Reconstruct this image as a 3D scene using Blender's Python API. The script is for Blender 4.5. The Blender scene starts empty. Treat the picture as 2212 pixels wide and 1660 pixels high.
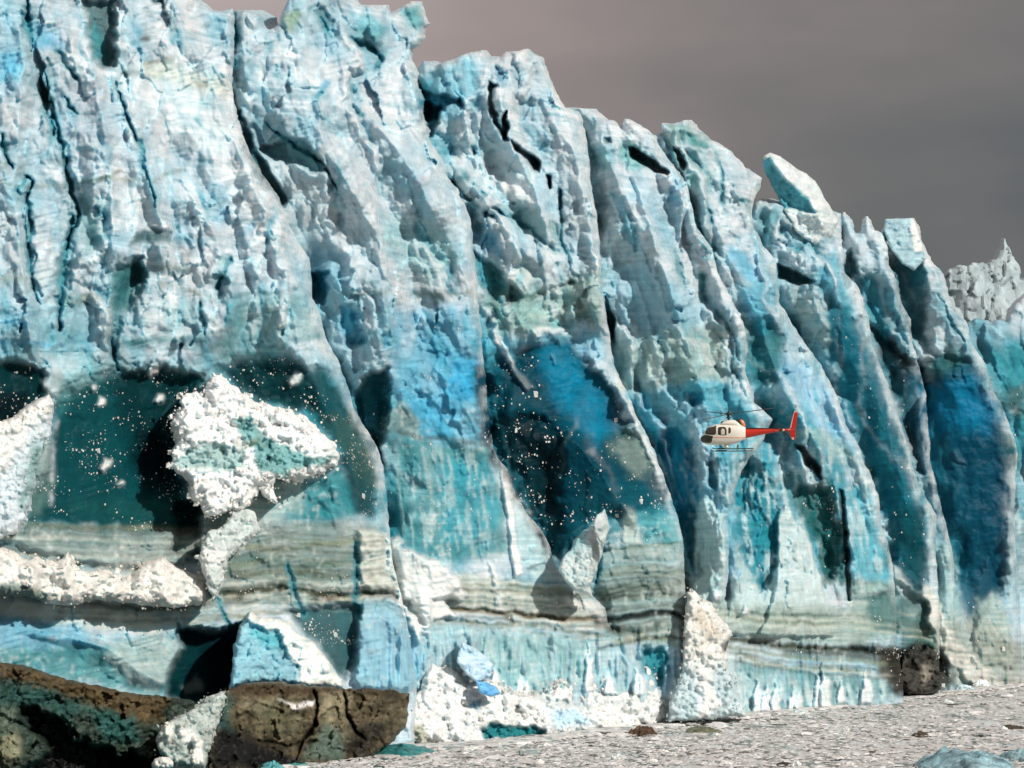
import bpy, bmesh, math, random
import numpy as np
from mathutils import Vector, Matrix
R = math.radians
random.seed(7)
sc = bpy.context.scene
col = sc.collection

# ------------------------------------------------------------------ camera
HX, HY = 1106.0, 1220.5            # principal column, horizon row of the 2212 x 1660 view
FPX = 1106.0 / math.tan(R(10.0))   # focal length in view pixels
CZ = 19.0
cam_d = bpy.data.cameras.new('camera'); cam = bpy.data.objects.new('camera', cam_d); col.objects.link(cam)
cam.location = (0, 0, CZ); cam.rotation_euler = (R(90), 0, 0)
cam_d.sensor_width = 36; cam_d.lens = 18 / math.tan(R(10.0)); cam_d.shift_y = (HY - 830) / 2212
cam_d.clip_start = 1; cam_d.clip_end = 20000
sc.camera = cam

# ------------------------------------------------------------------ sun and sky
SUN = Vector((0.66, -0.56, 0.56)).normalized()
sd = bpy.data.lights.new('sun', 'SUN'); sun = bpy.data.objects.new('sun', sd); col.objects.link(sun)
sun.rotation_euler = SUN.to_track_quat('Z', 'Y').to_euler(); sun.location = (60, -60, 120)
sd.energy = 4.15; sd.angle = R(0.6); sd.color = (1.0, 0.95, 0.89)
w = bpy.data.worlds.new('World'); sc.world = w; w.use_nodes = True
nt = w.node_tree; N = nt.nodes; L = nt.links; N.clear()
out = N.new('ShaderNodeOutputWorld'); mixs = N.new('ShaderNodeMixShader')
sky = N.new('ShaderNodeTexSky'); sky.sky_type = 'NISHITA'; sky.sun_disc = False
sky.sun_elevation = math.asin(SUN.z); sky.sun_rotation = math.atan2(SUN.x, SUN.y)
b1 = N.new('ShaderNodeBackground'); b1.inputs[1].default_value = 0.06; L.new(sky.outputs[0], b1.inputs[0])
tc = N.new('ShaderNodeTexCoord'); mp = N.new('ShaderNodeMapping'); mp.inputs['Scale'].default_value = (3.2, 3.2, 9.0)
mp.inputs['Rotation'].default_value = (0, R(20), 0)
L.new(tc.outputs['Generated'], mp.inputs[0])
nz = N.new('ShaderNodeTexNoise'); nz.inputs['Scale'].default_value = 2.2; nz.inputs['Detail'].default_value = 4
L.new(mp.outputs[0], nz.inputs['Vector'])
sp = N.new('ShaderNodeSeparateXYZ'); L.new(tc.outputs['Generated'], sp.inputs[0])
m1 = N.new('ShaderNodeMath'); m1.operation = 'MULTIPLY_ADD'; m1.inputs[1].default_value = -0.9; m1.inputs[2].default_value = 0.21
L.new(sp.outputs['Z'], m1.inputs[0])                        # higher parts of the bank a little paler
m2 = N.new('ShaderNodeMath'); m2.operation = 'ADD'; L.new(sp.outputs['X'], m2.inputs[0]); L.new(m1.outputs[0], m2.inputs[1])
m3 = N.new('ShaderNodeMath'); m3.operation = 'MULTIPLY_ADD'; m3.inputs[1].default_value = 0.26; L.new(nz.outputs[0], m3.inputs[0]); L.new(m2.outputs[0], m3.inputs[2])
mr = N.new('ShaderNodeMapRange'); mr.inputs[1].default_value = 0.06; mr.inputs[2].default_value = 0.42
L.new(m3.outputs[0], mr.inputs[0])
cr = N.new('ShaderNodeValToRGB'); L.new(mr.outputs[0], cr.inputs[0])
e = cr.color_ramp.elements
e[0].position = 0; e[0].color = (0.47, 0.395, 0.385, 1); e[1].position = 1; e[1].color = (0.118, 0.128, 0.132, 1)
k = e.new(.35); k.color = (0.335, 0.28, 0.268, 1); k = e.new(.68); k.color = (0.20, 0.185, 0.180, 1)
b2 = N.new('ShaderNodeBackground'); b2.inputs[1].default_value = 1.0; L.new(cr.outputs[0], b2.inputs[0])
mixs.inputs[0].default_value = 0.96
L.new(b1.outputs[0], mixs.inputs[1]); L.new(b2.outputs[0], mixs.inputs[2]); L.new(mixs.outputs[0], out.inputs[0])
sc.view_settings.view_transform = 'Standard'; sc.view_settings.look = 'None'
sc.view_settings.exposure = 0.0; sc.view_settings.gamma = 1.0; sc.view_settings.use_curve_mapping = False

# ------------------------------------------------------------------ numpy noise
rs = np.random.RandomState(11)
PERM = rs.permutation(4096).astype(np.int32); PERM = np.concatenate([PERM, PERM])
GA = rs.rand(4096) * 2 * np.pi; GX = np.cos(GA).astype(np.float32); GY = np.sin(GA).astype(np.float32)
RND = rs.rand(4, 4096).astype(np.float32)
def hsh(ix, iy, seed):
    return PERM[(PERM[(ix + seed * 131) & 4095] + iy) & 4095]
def perlin(x, y, seed=0):
    x = np.asarray(x, np.float32); y = np.asarray(y, np.float32)
    fx = np.floor(x); fy = np.floor(y); ix = fx.astype(np.int32); iy = fy.astype(np.int32); dx = x - fx; dy = y - fy
    u = dx * dx * dx * (dx * (dx * 6 - 15) + 10); v = dy * dy * dy * (dy * (dy * 6 - 15) + 10)
    def g(i, j):
        h = hsh(ix + i, iy + j, seed); return GX[h] * (dx - i) + GY[h] * (dy - j)
    a = g(0, 0); b = g(1, 0); c = g(0, 1); d = g(1, 1)
    return ((a + (b - a) * u) * (1 - v) + (c + (d - c) * u) * v) * 1.5
def fbm(x, y, o=4, seed=0, gain=.5):
    s = 0; a = 1; t = 0; lim = 99
    if getattr(x, 'ndim', 0) == 2 and x.shape[1] > 8 and x.shape[0] > 8:      # leave out detail finer than the mesh can carry
        j, i_ = x.shape[0] // 2, x.shape[1] // 2
        c = max(np.hypot(x[j, i_ + 1] - x[j, i_], y[j, i_ + 1] - y[j, i_]), np.hypot(x[j + 1, i_] - x[j, i_], y[j + 1, i_] - y[j, i_]), 1e-6); lim = max(1, int(1 + math.log2(max(.44 / c, 1))))
    for i in range(min(o, lim)):
        s = s + a * perlin(x, y, seed + i * 7); t += a; a *= gain; x = x * 2.03 + 3.1; y = y * 2.03 + 1.7
    return s / t * 1.4
def facets(x, y, seed, tilt=.8, k=.9, jit=.9):
    """continuous chipped surface: the highest of randomly tilted planes round jittered points, unit cells"""
    x = np.asarray(x, np.float32); y = np.asarray(y, np.float32)
    ix = np.floor(x).astype(np.int32); iy = np.floor(y).astype(np.int32)
    best = np.full(x.shape, -9, np.float32)
    for i in (-1, 0, 1):
        for j in (-1, 0, 1):
            h = hsh(ix + i, iy + j, seed)
            px = ix + i + .5 + (RND[0][h] - .5) * jit - x; py = iy + j + .5 + (RND[1][h] - .5) * jit - y
            v = GX[h] * tilt * px * RND[2][h] + GY[h] * tilt * py * RND[2][h] + RND[3][h] * .45 - k * (px * px + py * py)
            np.maximum(best, v, out=best)
    return best
def planes(x, y, seed, jit=.95):
    """broken blocks: every cell of the fracture pattern is one tilted plane with its own height; returns height, cell value"""
    ix = np.floor(x).astype(np.int32); iy = np.floor(y).astype(np.int32); bd = np.full(x.shape, 99, np.float32); hh = np.zeros(x.shape, np.float32); cv = hh.copy()
    for i in (-1, 0, 1):
        for j in (-1, 0, 1):
            h = hsh(ix + i, iy + j, seed); px = ix + i + .5 + (RND[0][h] - .5) * jit - x; py = iy + j + .5 + (RND[1][h] - .5) * jit - y
            d = px * px + py * py; m = d < bd; bd = np.where(m, d, bd)
            hh = np.where(m, GX[h] * px * RND[2][h] + GY[h] * py * RND[2][h] + (RND[3][h] - .5) * .8, hh); cv = np.where(m, RND[2][(h * 7 + 3) & 4095], cv)
    return hh, cv
def sstep(a, b, x):
    t = np.clip((x - a) / (b - a), 0, 1); return t * t * (3 - 2 * t)

# ------------------------------------------------------------------ 2D geometry of traced outlines (view pixels)
def seg_field(pts, X, Y, closed=True, big=1e9):
    """distance to the line, nearest point, inside test for points X, Y"""
    P = np.asarray(pts, np.float32); n = len(P)
    d2 = np.full(X.shape, big, np.float32); nx = X.copy(); ny = Y.copy(); ins = np.zeros(X.shape, bool)
    for i in range(n if closed else n - 1):
        ax, ay = P[i]; bx, by = P[(i + 1) % n]
        ex, ey = bx - ax, by - ay; l2 = ex * ex + ey * ey + 1e-9
        t = np.clip(((X - ax) * ex + (Y - ay) * ey) / l2, 0, 1)
        qx = ax + t * ex; qy = ay + t * ey; d = (X - qx) ** 2 + (Y - qy) ** 2
        m = d < d2; d2[m] = d[m]; nx[m] = qx[m]; ny[m] = qy[m]
        if closed and ay != by:
            c = (ay > Y) != (by > Y)
            ins ^= c & (X < ex * (Y - ay) / (by - ay) + ax)
    return np.sqrt(d2), nx, ny, ins
def window(mx, my, x0, x1, y0, y1):
    i0 = np.searchsorted(mx, x0); i1 = np.searchsorted(mx, x1); j0 = np.searchsorted(my, y0); j1 = np.searchsorted(my, y1)
    return slice(j0, j1), slice(i0, i1)
def rough(pts, amp, step=5, seed=0):
    """resample an outline and fray it like broken ice"""
    P = [np.array(p, float) for p in pts]; o = []
    for i in range(len(P)):
        a = P[i]; b = P[(i + 1) % len(P)]; n = max(1, int(np.hypot(*(b - a)) / step))
        for k_ in range(n): o.append(a + (b - a) * k_ / n)
    o = np.array(o)
    dx = fbm(o[:, 0] / 22, o[:, 1] / 22, 4, 31 + seed, .6); dy = fbm(o[:, 0] / 22 + 40, o[:, 1] / 22, 4, 57 + seed, .6)
    o[:, 0] += dx * amp; o[:, 1] += dy * amp
    return o
class Maps:
    def __init__(s, x0, x1, y0, y1, step, base):
        s.mx = np.arange(x0, x1, step, dtype=np.float32); s.my = np.arange(y0, y1, step, dtype=np.float32); s.step = step
        s.X, s.Y = np.meshgrid(s.mx, s.my); s.C = np.empty(s.X.shape + (3,), np.float32); s.C[:] = base
        s.H = np.zeros(s.X.shape, np.float32); s.F = np.zeros(s.X.shape, np.float32); s.K = np.zeros(s.X.shape, np.float32)
        s.W1 = fbm(s.X / 34, s.Y / 34, 5, 5, .55); s.W2 = fbm(s.X / 34 + 9, s.Y / 34 + 77, 5, 15, .55)
    def zone(s, pts, c=None, soft=12, op=1.0, warp=10, h=0.0, fleck=None, hsoft=None, streak=0):
        P = np.array(pts, float); m = soft + warp * 1.5 + 4 + (hsoft or 0)
        w = window(s.mx, s.my, P[:, 0].min() - m, P[:, 0].max() + m, P[:, 1].min() - m, P[:, 1].max() + m)
        X = s.X[w] + s.W1[w] * warp; Y = s.Y[w] + s.W2[w] * warp
        d, _, _, ins = seg_field(P, X, Y); sdv = np.where(ins, d, -d)
        f = sstep(-soft, soft, sdv)
        if streak: f = np.clip(f * (1 + streak * fbm(X / 9, Y / 55, 3, 91)), 0, 1)
        f_ = (f * op)[..., None]
        dk = .62 if c is not None and sum(c) / 3 < .15 and s.X.shape[1] > 800 else 1.0
        if c is not None: s.C[w] = s.C[w] * (1 - f_) + np.array(c, np.float32) * dk * f_
        if c is not None and op >= .8:
            lum = sum(c) / 3
            if lum < .15: s.K[w] = np.maximum(s.K[w], f * op)
            elif lum > .3: s.K[w] *= 1 - f * op
        if fleck is not None: s.F[w] = s.F[w] * (1 - f) + fleck * f
        if h: s.H[w] += h * (f if hsoft is None else sstep(-hsoft, hsoft, sdv))
    def line(s, pts, wd, c=None, op=1.0, depth=0.0, warp=4, broken=0, fleck=None):
        P = np.array(pts, float); m = wd * 3 + warp + 3
        w = window(s.mx, s.my, P[:, 0].min() - m, P[:, 0].max() + m, P[:, 1].min() - m, P[:, 1].max() + m)
        X = s.X[w] + s.W1[w] * warp; Y = s.Y[w] + s.W2[w] * warp
        if depth > .9: X = X + 1.2 * fbm(Y / 9, X / 9, 2, 61)
        d, _, _, _ = seg_field(P, X, Y, False)
        if depth > .9:
            de = np.minimum(np.hypot(X - P[0, 0], Y - P[0, 1]), np.hypot(X - P[-1, 0], Y - P[-1, 1])); Lc = np.hypot(*(P[-1] - P[0])) * .4
            wv = wd * (.28 + .72 * np.clip(de / Lc, 0, 1)) * (.85 + .5 * fbm(X / 20, Y / 20, 2, 63)); f = np.exp(-(d / np.maximum(wv, .8)) ** 2)
        else: f = np.exp(-(d / wd) ** 2)
        if broken: f = f * np.clip(1 - broken * .5 + broken * 1.6 * fbm(X / 26, Y / 26, 3, 23), 0, 1)
        f_ = (f * op)[..., None]
        if c is not None: s.C[w] = s.C[w] * (1 - f_) + np.array(c, np.float32) * f_
        if fleck is not None: s.F[w] = np.maximum(s.F[w], fleck * f)
        if depth: s.H[w] -= depth * f
    def ridge(s, pts, wl, wr, h):
        """buttress edge: rises from the left over wl pixels, falls to the right over wr"""
        P = np.array(pts, float); y0, y1 = P[0, 1], P[-1, 1]
        w = window(s.mx, s.my, P[:, 0].min() - wl - 8, P[:, 0].max() + wr + 8, y0 - 5, y1 + 5)
        X = s.X[w] + s.W1[w] * 6; Y = s.Y[w]
        t = X - np.interp(Y, P[:, 1], P[:, 0])
        f = np.where(t < 0, np.clip(1 + t / wl, 0, 1), np.clip(1 - t / wr, 0, 1))
        L_ = y1 - y0; f = f * sstep(y0, y0 + .25 * L_, Y) * sstep(y1, y1 - .25 * L_, Y)
        s.H[w] += h * f
    def sample(s, arr, x, y):
        fx = np.clip((x - s.mx[0]) / s.step, 0, len(s.mx) - 1.01); fy = np.clip((y - s.my[0]) / s.step, 0, len(s.my) - 1.01)
        ix = fx.astype(int); iy = fy.astype(int); u = fx - ix; v = fy - iy
        if arr.ndim == 3: u = u[:, None]; v = v[:, None]
        return (arr[iy, ix] * (1 - u) + arr[iy, ix + 1] * u) * (1 - v) + (arr[iy + 1, ix] * (1 - u) + arr[iy + 1, ix + 1] * u) * v

# ------------------------------------------------------------------ tagging and mesh building
def tag(o, label=None, cat=None, group=None, kind=None):
    if label: o['label'] = label
    if cat: o['category'] = cat
    if group: o['group'] = group
    if kind: o['kind'] = kind
    return o
def empty(name, loc=(0, 0, 0), parent=None):
    o = bpy.data.objects.new(name, None); col.objects.link(o); o.location = loc
    if parent: o.parent = parent
    return o
def mesh_np(name, V, F4, mat, C=None, parent=None, smooth=True, origin=None):
    V = np.asarray(V, np.float32)
    if origin is not None: V = V - np.array(origin, np.float32)
    F4 = np.asarray(F4, np.int32); k_ = F4.shape[1]
    me = bpy.data.meshes.new(name); me.vertices.add(len(V)); me.vertices.foreach_set('co', V.ravel())
    me.loops.add(F4.size); me.loops.foreach_set('vertex_index', F4.ravel())
    me.polygons.add(len(F4)); me.polygons.foreach_set('loop_start', np.arange(0, F4.size, k_, dtype=np.int32))
    me.polygons.foreach_set('loop_total', np.full(len(F4), k_, np.int32))
    me.polygons.foreach_set('use_smooth', np.full(len(F4), smooth, bool))
    if C is not None:
        a = me.color_attributes.new('ice', 'FLOAT_COLOR', 'POINT'); a.data.foreach_set('color', np.asarray(C, np.float32).ravel())
    me.update(calc_edges=True); me.materials.append(mat)
    o = bpy.data.objects.new(name, me); col.objects.link(o)
    if origin is not None and parent is None: o.location = origin
    if parent: o.parent = parent
    return o
def to_world(x, y, D):
    return np.stack([(x - HX) / FPX * D, D, CZ + (HY - y) / FPX * D], -1)
def wpt(x, y, D): return Vector(((x - HX) / FPX * D, D, CZ + (HY - y) / FPX * D))

def relief(name, outline, depth, shade, mat, step=2.5, thick=14, edge=16, edge_d=2.0, parent=None, clip=(-90, 2300, -90, 1730), ground=True):
    """a solid piece of ice with a traced outline: front at depth(x,y,dist) metres, rounded rim, walls running back"""
    P = np.asarray(outline, np.float32)
    x0, x1 = max(P[:, 0].min() - step, clip[0]), min(P[:, 0].max() + step, clip[1])
    y0, y1 = max(P[:, 1].min() - step, clip[2]), min(P[:, 1].max() + step, clip[3])
    gx = (np.arange(math.floor(x0 / step) - 1, math.ceil(x1 / step) + 2) * step).astype(np.float32); gy = (np.arange(math.floor(y0 / step) - 1, math.ceil(y1 / step) + 2) * step).astype(np.float32)
    X, Y = np.meshgrid(gx, gy); Rm = max(edge, step * 2.5)
    D2 = np.full(X.shape, 1e8, np.float32); NX = X.copy(); NY = Y.copy(); INS = np.zeros(X.shape, bool); n = len(P)
    for i in range(n):
        ax, ay = P[i]; bx, by = P[(i + 1) % n]
        if ay != by:
            lo, hi = min(ay, by), max(ay, by); j0 = np.searchsorted(gy, lo); j1 = np.searchsorted(gy, hi)
            if j1 > j0:
                Ys = Y[j0:j1]; INS[j0:j1] ^= ((ay > Ys) != (by > Ys)) & (X[j0:j1] < (bx - ax) * (Ys - ay) / (by - ay) + ax)
        w = window(gx, gy, min(ax, bx) - Rm, max(ax, bx) + Rm, min(ay, by) - Rm, max(ay, by) + Rm)
        Xs = X[w]; Ys = Y[w]
        if Xs.size == 0: continue
        ex, ey = bx - ax, by - ay; l2 = ex * ex + ey * ey + 1e-9
        t = np.clip(((Xs - ax) * ex + (Ys - ay) * ey) / l2, 0, 1); qx = ax + t * ex; qy = ay + t * ey
        d = (Xs - qx) ** 2 + (Ys - qy) ** 2; m = d < D2[w]
        D2[w] = np.where(m, d, D2[w]); NX[w] = np.where(m, qx, NX[w]); NY[w] = np.where(m, qy, NY[w])
    dist = np.minimum(np.sqrt(D2), Rm); dist[~INS] = 0
    cell = INS[:-1, :-1] | INS[1:, :-1] | INS[:-1, 1:] | INS[1:, 1:]
    use = np.zeros(X.shape, bool); use[:-1, :-1] |= cell; use[1:, :-1] |= cell; use[:-1, 1:] |= cell; use[1:, 1:] |= cell
    snap = use & ~INS & (D2 < (step * 2.2) ** 2); Xf = np.where(snap, NX, X); Yf = np.where(snap, NY, Y)
    idx = np.full(X.shape, -1, np.int32); idx[use] = np.arange(use.sum())
    xs, ys, ds = Xf[use], Yf[use], dist[use]
    e_ = np.clip(ds / edge, 0, 1)
    D = depth(xs, ys, ds) + edge_d * (1 - np.sqrt(np.clip(1 - (1 - e_) ** 2, 0, 1)))
    V = to_world(xs, ys, D)
    C = np.concatenate([*[c.reshape(len(xs), -1) for c in shade(xs, ys, ds)]], 1)
    a = idx[:-1, :-1][cell]; b = idx[:-1, 1:][cell]; c = idx[1:, 1:][cell]; d = idx[1:, :-1][cell]
    F = np.stack([a, d, c, b], 1)
    # walls: every edge that bounds only one cell runs back from the viewer
    cp = np.pad(cell, 1); E = []
    J, I = np.nonzero(cell)
    for (dj, di, p, q) in ((-1, 0, (0, 1), (0, 0)), (1, 0, (1, 0), (1, 1)), (0, -1, (0, 0), (1, 0)), (0, 1, (1, 1), (0, 1))):
        m = ~cp[J + 1 + dj, I + 1 + di]; E.append(np.stack([idx[J[m] + p[0], I[m] + p[1]], idx[J[m] + q[0], I[m] + q[1]]], 1))
    E = np.concatenate(E); u, inv = np.unique(E, return_inverse=True); inv = inv.reshape(E.shape); nV = len(V); off = nV
    rings = [u]; VV = [V]; CC = [C]
    for fr in (.25, .6, 1.0):
        r = V[u].astype(float); s_ = thick * fr
        dirv = r - np.array([0, 0, CZ]); dirv /= np.linalg.norm(dirv, axis=1)[:, None]
        r = r + dirv * s_ ; cx = V[:, 0].mean(); cz = V[:, 2].mean()
        sh = 1 - .10 * fr * min(1, thick / 14); r[:, 0] = cx + (r[:, 0] - cx) * sh
        r += np.stack([fbm(r[:, 1] / 3 + r[:, 2] / 5, r[:, 2] / 4, 3, 8), 0 * r[:, 0], 0 * r[:, 0]], 1) * .5 * min(1, thick / 14)
        VV.append(r); CC.append(C[u]); rings.append(np.arange(off, off + len(u))); off += len(u)
    FF = [F]
    for r0, r1 in zip(rings[:-1], rings[1:]):
        FF.append(np.stack([r0[inv[:, 0]], r0[inv[:, 1]], r1[inv[:, 1]], r1[inv[:, 0]]], 1)[:, ::-1])
    V = np.concatenate(VV); C = np.concatenate(CC); F = np.concatenate(FF)
    org = (float(V[:, 0].mean()), float(V[:nV, 1].min() + 1), max(0.0, float(V[:nV, 2].min()))) if parent is None else None
    return mesh_np(name, V, F, mat, C, parent, True, org)

# ------------------------------------------------------------------ materials
def ice_material(name, rough_=.29, bump=.55, stri=.25, flat=None, fleck_scale=7.0, spec=.5, sparkle=1.0, sss=0.0, blotch=.30, chip=0.0, chip_scale=.30):
    m = bpy.data.materials.new(name); m.use_nodes = True; t = m.node_tree; n = t.nodes; l = t.links
    bs = n['Principled BSDF']; g = n.new('ShaderNodeNewGeometry')
    if flat is None:
        at = n.new('ShaderNodeAttribute'); at.attribute_name = 'ice'; base = at.outputs['Color']; al = at.outputs['Alpha']
    else:
        rg = n.new('ShaderNodeRGB'); rg.outputs[0].default_value = (*flat, 1); base = rg.outputs[0]
        vv = n.new('ShaderNodeValue'); vv.outputs[0].default_value = .0; al = vv.outputs[0]
    def mapping(s, rot=(0, 0, 0)):
        q = n.new('ShaderNodeMapping'); q.inputs['Scale'].default_value = s; q.inputs['Rotation'].default_value = rot; l.new(g.outputs['Position'], q.inputs[0]); return q.outputs[0]
    def noise(vec, s, d=3, r=.55):
        q = n.new('ShaderNodeTexNoise'); q.inputs['Scale'].default_value = s; q.inputs['Detail'].default_value = d; q.inputs['Roughness'].default_value = r; l.new(vec, q.inputs['Vector']); return q.outputs[0]
    def mth(op, a, b=None, c=None, cl=False):
        q = n.new('ShaderNodeMath'); q.operation = op; q.use_clamp = cl
        for i, v in enumerate((a, b, c)):
            if v is None: continue
            if isinstance(v, (int, float)): q.inputs[i].default_value = v
            else: l.new(v, q.inputs[i])
        return q.outputs[0]
    def mix(mode, f, a, b):
        q = n.new('ShaderNodeMix'); q.data_type = 'RGBA'; q.blend_type = mode
        if isinstance(f, (int, float)): q.inputs[0].default_value = f
        else: l.new(f, q.inputs[0])
        for i, v in ((6, a), (7, b)):
            if isinstance(v, tuple): q.inputs[i].default_value = (*v, 1)
            else: l.new(v, q.inputs[i])
        return q.outputs[2]
    # flow banding of the ice, thin layers dipping a little
    st0 = noise(mapping((.09, .09, 1.9), (R(4), R(-15), 0)), 1.0, 4, .62)
    pm = mth('MULTIPLY_ADD', noise(mapping((1, 1, 1)), .09, 2), 4.0, -1.5, True)
    st = mth('MULTIPLY_ADD', mth('SUBTRACT', st0, .5), mth('MULTIPLY_ADD', pm, 1.1, .35), .5)
    st2 = mth('MULTIPLY_ADD', st, stri * 2, 1 - stri)
    gr = n.new('ShaderNodeCombineColor')
    for i, k_ in enumerate((1.25, .8, .72)):
        l.new(mth('MULTIPLY_ADD', st, stri * 2 * k_, 1 - stri * k_), gr.inputs[i])
    c1 = mix('MULTIPLY', 1.0, base, gr.outputs[0])
    # bubbly frosting, metre sized blotches
    bl = noise(mapping((1, 1, .7)), .55, 6, .68)
    c2 = mix('OVERLAY', blotch, c1, mth('MULTIPLY_ADD', bl, 1.7, -.35, True))
    # pale flecks: frost and chips, and glints painted in as specks
    fn = noise(mapping((1, 1, .75)), fleck_scale, 3, .75)
    th = mth('MULTIPLY_ADD', al, -.27, .84)
    fk = mth('MULTIPLY', mth('SUBTRACT', fn, th), 14.0, None, True)
    c3 = mix('MIX', fk, c2, (.80, .80, .77))
    l.new(c3, bs.inputs['Base Color'])
    rn = noise(mapping((1, 1, 1)), 1.7, 3)
    l.new(mth('MULTIPLY_ADD', rn, .35, rough_ - .15), bs.inputs['Roughness'])
    if sss:
        bs.subsurface_method = 'BURLEY'; bs.inputs['Subsurface Weight'].default_value = sss; bs.inputs['Subsurface Radius'].default_value = (.14, .65, .95); bs.inputs['Subsurface Scale'].default_value = 1.0
    bs.inputs['Specular IOR Level'].default_value = spec; bs.inputs['IOR'].default_value = 1.31
    bm1 = noise(mapping((1, 1, .8)), 1.3, 8, .68); fine = noise(mapping((1, 1, .6)), 6.5, 3, .7)
    hgt = mth('ADD', bm1, mth('MULTIPLY', fine, .16 * sparkle))
    hgt = mth('ADD', hgt, mth('MULTIPLY', st, .25))
    b_ = n.new('ShaderNodeBump'); b_.inputs['Strength'].default_value = bump; b_.inputs['Distance'].default_value = .55
    l.new(hgt, b_.inputs['Height'])
    last = b_.outputs[0]; tone = None
    if chip:                                                   # fracture facets: each cell of the break is a plane with its own tilt
        for sc_, kk, st_ in ((chip_scale, 1.0, .5), (chip_scale * 3.1, .75, .7)):
            pv = mapping((sc_, sc_, sc_ * st_), (R(8), R(24), 0)); wn = n.new('ShaderNodeTexNoise'); wn.inputs['Scale'].default_value = 1.3; wn.inputs['Detail'].default_value = 2; l.new(pv, wn.inputs['Vector'])
            ad = n.new('ShaderNodeVectorMath'); ad.operation = 'MULTIPLY_ADD'; l.new(wn.outputs['Color'], ad.inputs[0]); ad.inputs[1].default_value = (.35, .35, .35); l.new(pv, ad.inputs[2])
            vo = n.new('ShaderNodeTexVoronoi'); vo.inputs['Scale'].default_value = 1.0; l.new(ad.outputs[0], vo.inputs['Vector'])
            df = n.new('ShaderNodeVectorMath'); df.operation = 'SUBTRACT'; l.new(ad.outputs[0], df.inputs[0]); l.new(vo.outputs['Position'], df.inputs[1])
            cc = n.new('ShaderNodeVectorMath'); cc.operation = 'SUBTRACT'; l.new(vo.outputs['Color'], cc.inputs[0]); cc.inputs[1].default_value = (.5, .5, .5)
            dt = n.new('ShaderNodeVectorMath'); dt.operation = 'DOT_PRODUCT'; l.new(df.outputs[0], dt.inputs[0]); l.new(cc.outputs[0], dt.inputs[1])
            bb = n.new('ShaderNodeBump'); bb.inputs['Strength'].default_value = 1.0; bb.inputs['Distance'].default_value = chip * kk / sc_
            l.new(dt.outputs['Value'], bb.inputs['Height']); l.new(last, bb.inputs['Normal']); last = bb.outputs[0]
            sx = n.new('ShaderNodeSeparateColor'); l.new(vo.outputs['Color'], sx.inputs[0]); tone = sx.outputs[0] if tone is None else mth('MULTIPLY_ADD', sx.outputs[0], .5, mth('MULTIPLY', tone, .5))
        c4 = mix('MULTIPLY', 1.0, c3, mth('MULTIPLY_ADD', tone, .30, .86)); l.new(c4, bs.inputs['Base Color'])
    l.new(last, bs.inputs['Normal'])
    return m
M_ICE = ice_material('glacier_ice', bump=.34, stri=.50, sss=.5, spec=.13, rough_=.26)
M_SNOW = ice_material('crushed_snow', .6, .35, .06, chip=.4, chip_scale=.9, sss=.25, spec=.3, fleck_scale=4)
M_DIRT = ice_material('debris_ice', .32, .5, .35, blotch=.85, fleck_scale=5.0)
M_FAR = ice_material('far_ice', .5, .4, .10, chip=.7, chip_scale=.15)
M_BRASH = ice_material('brash_ice', .5, .55, .0, fleck_scale=1.4, spec=.35)

# ------------------------------------------------------------------ colours of the ice types
WHITE = (.74, .74, .72); FROST = (.555, .61, .64); PALE = (.40, .535, .58); PBLUE = (.24, .455, .555); SKYB = (.085, .37, .53)
BLUE = (.003, .185, .31); DBLUE = (.001, .075, .125); TEAL = (.009, .115, .13); DTEAL = (.003, .045, .053); INK = (.001, .012, .018)
GTEAL = (.05, .24, .26); OLIVE = (.17, .20, .13); DOLIVE = (.045, .048, .028); BROWN = (.09, .062, .032); BLACK = (.006, .006, .006); SAND = (.50, .46, .38)
BAND = (.215, .265, .24)

G = Maps(-120, 2325, -120, 1760, 2.5, FROST)
X, Y = G.X, G.Y
# broad change of ice type: whiter high up, clearer and bluer towards the foot
v1 = fbm(X / 160 + 2, Y / 190, 4, 41); v2 = fbm((X - .3 * Y) / 55, Y / 170, 4, 43)
low_ = sstep(560, 900, Y + 60 * v2) * sstep(1300, 1150, Y)
t = np.clip(.16 + .62 * v1 + .55 * v2 + .30 * sstep(400, 900, Y), 0, 1)[..., None]
G.C = np.array(FROST, np.float32) * (1 - t) + np.array(PBLUE, np.float32) * t
t = (low_ * np.clip(.45 + .9 * v1 + .8 * v2, 0, 1))[..., None]
G.C = G.C * (1 - t) + np.array((.035, .27, .35), np.float32) * t
G.F = .16 + .1 * v1 + .18 * sstep(750, 1000, Y)
Z = G.zone; LN = G.line; RG = G.ridge

# ---- left buttress: blue hollows, olive seams
Z([(0, -60), (25, -60), (45, 100), (40, 190), (10, 200), (0, 60)], PBLUE, 25, .8)
Z([(0, 110), (45, 120), (40, 170), (0, 170)], SKYB, 16, .8)
Z([(68, 40), (100, 60), (130, 80), (140, 110), (90, 110), (64, 90)], SKYB, 18, .8, h=-1.0)
Z([(180, 0), (250, 0), (249, 60), (247, 140), (225, 148), (205, 130), (195, 80)], TEAL, 10, .85, h=-2.5)
Z([(200, 40), (225, 90), (232, 140), (205, 128), (196, 85)], GTEAL, 8, .8)
Z([(280, 40), (310, 60), (300, 100), (285, 90)], SKYB, 12, .6)
Z([(325, 0), (355, 0), (352, 18)], TEAL, 5, .8, h=-1.5)
Z([(440, 30), (490, 30), (500, 110), (470, 90)], PBLUE, 18, .8)
Z([(250, 165), (420, 150), (520, 280), (600, 430), (660, 540), (560, 470), (430, 330), (330, 250)], (.70, .76, .78), 30, .6)
Z([(150, 170), (200, 150), (150, 190), (120, 200)], TEAL, 6, .6, 6)
Z([(0, 330), (60, 350), (70, 330), (40, 300), (0, 290)], PBLUE, 14, .6)
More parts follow.
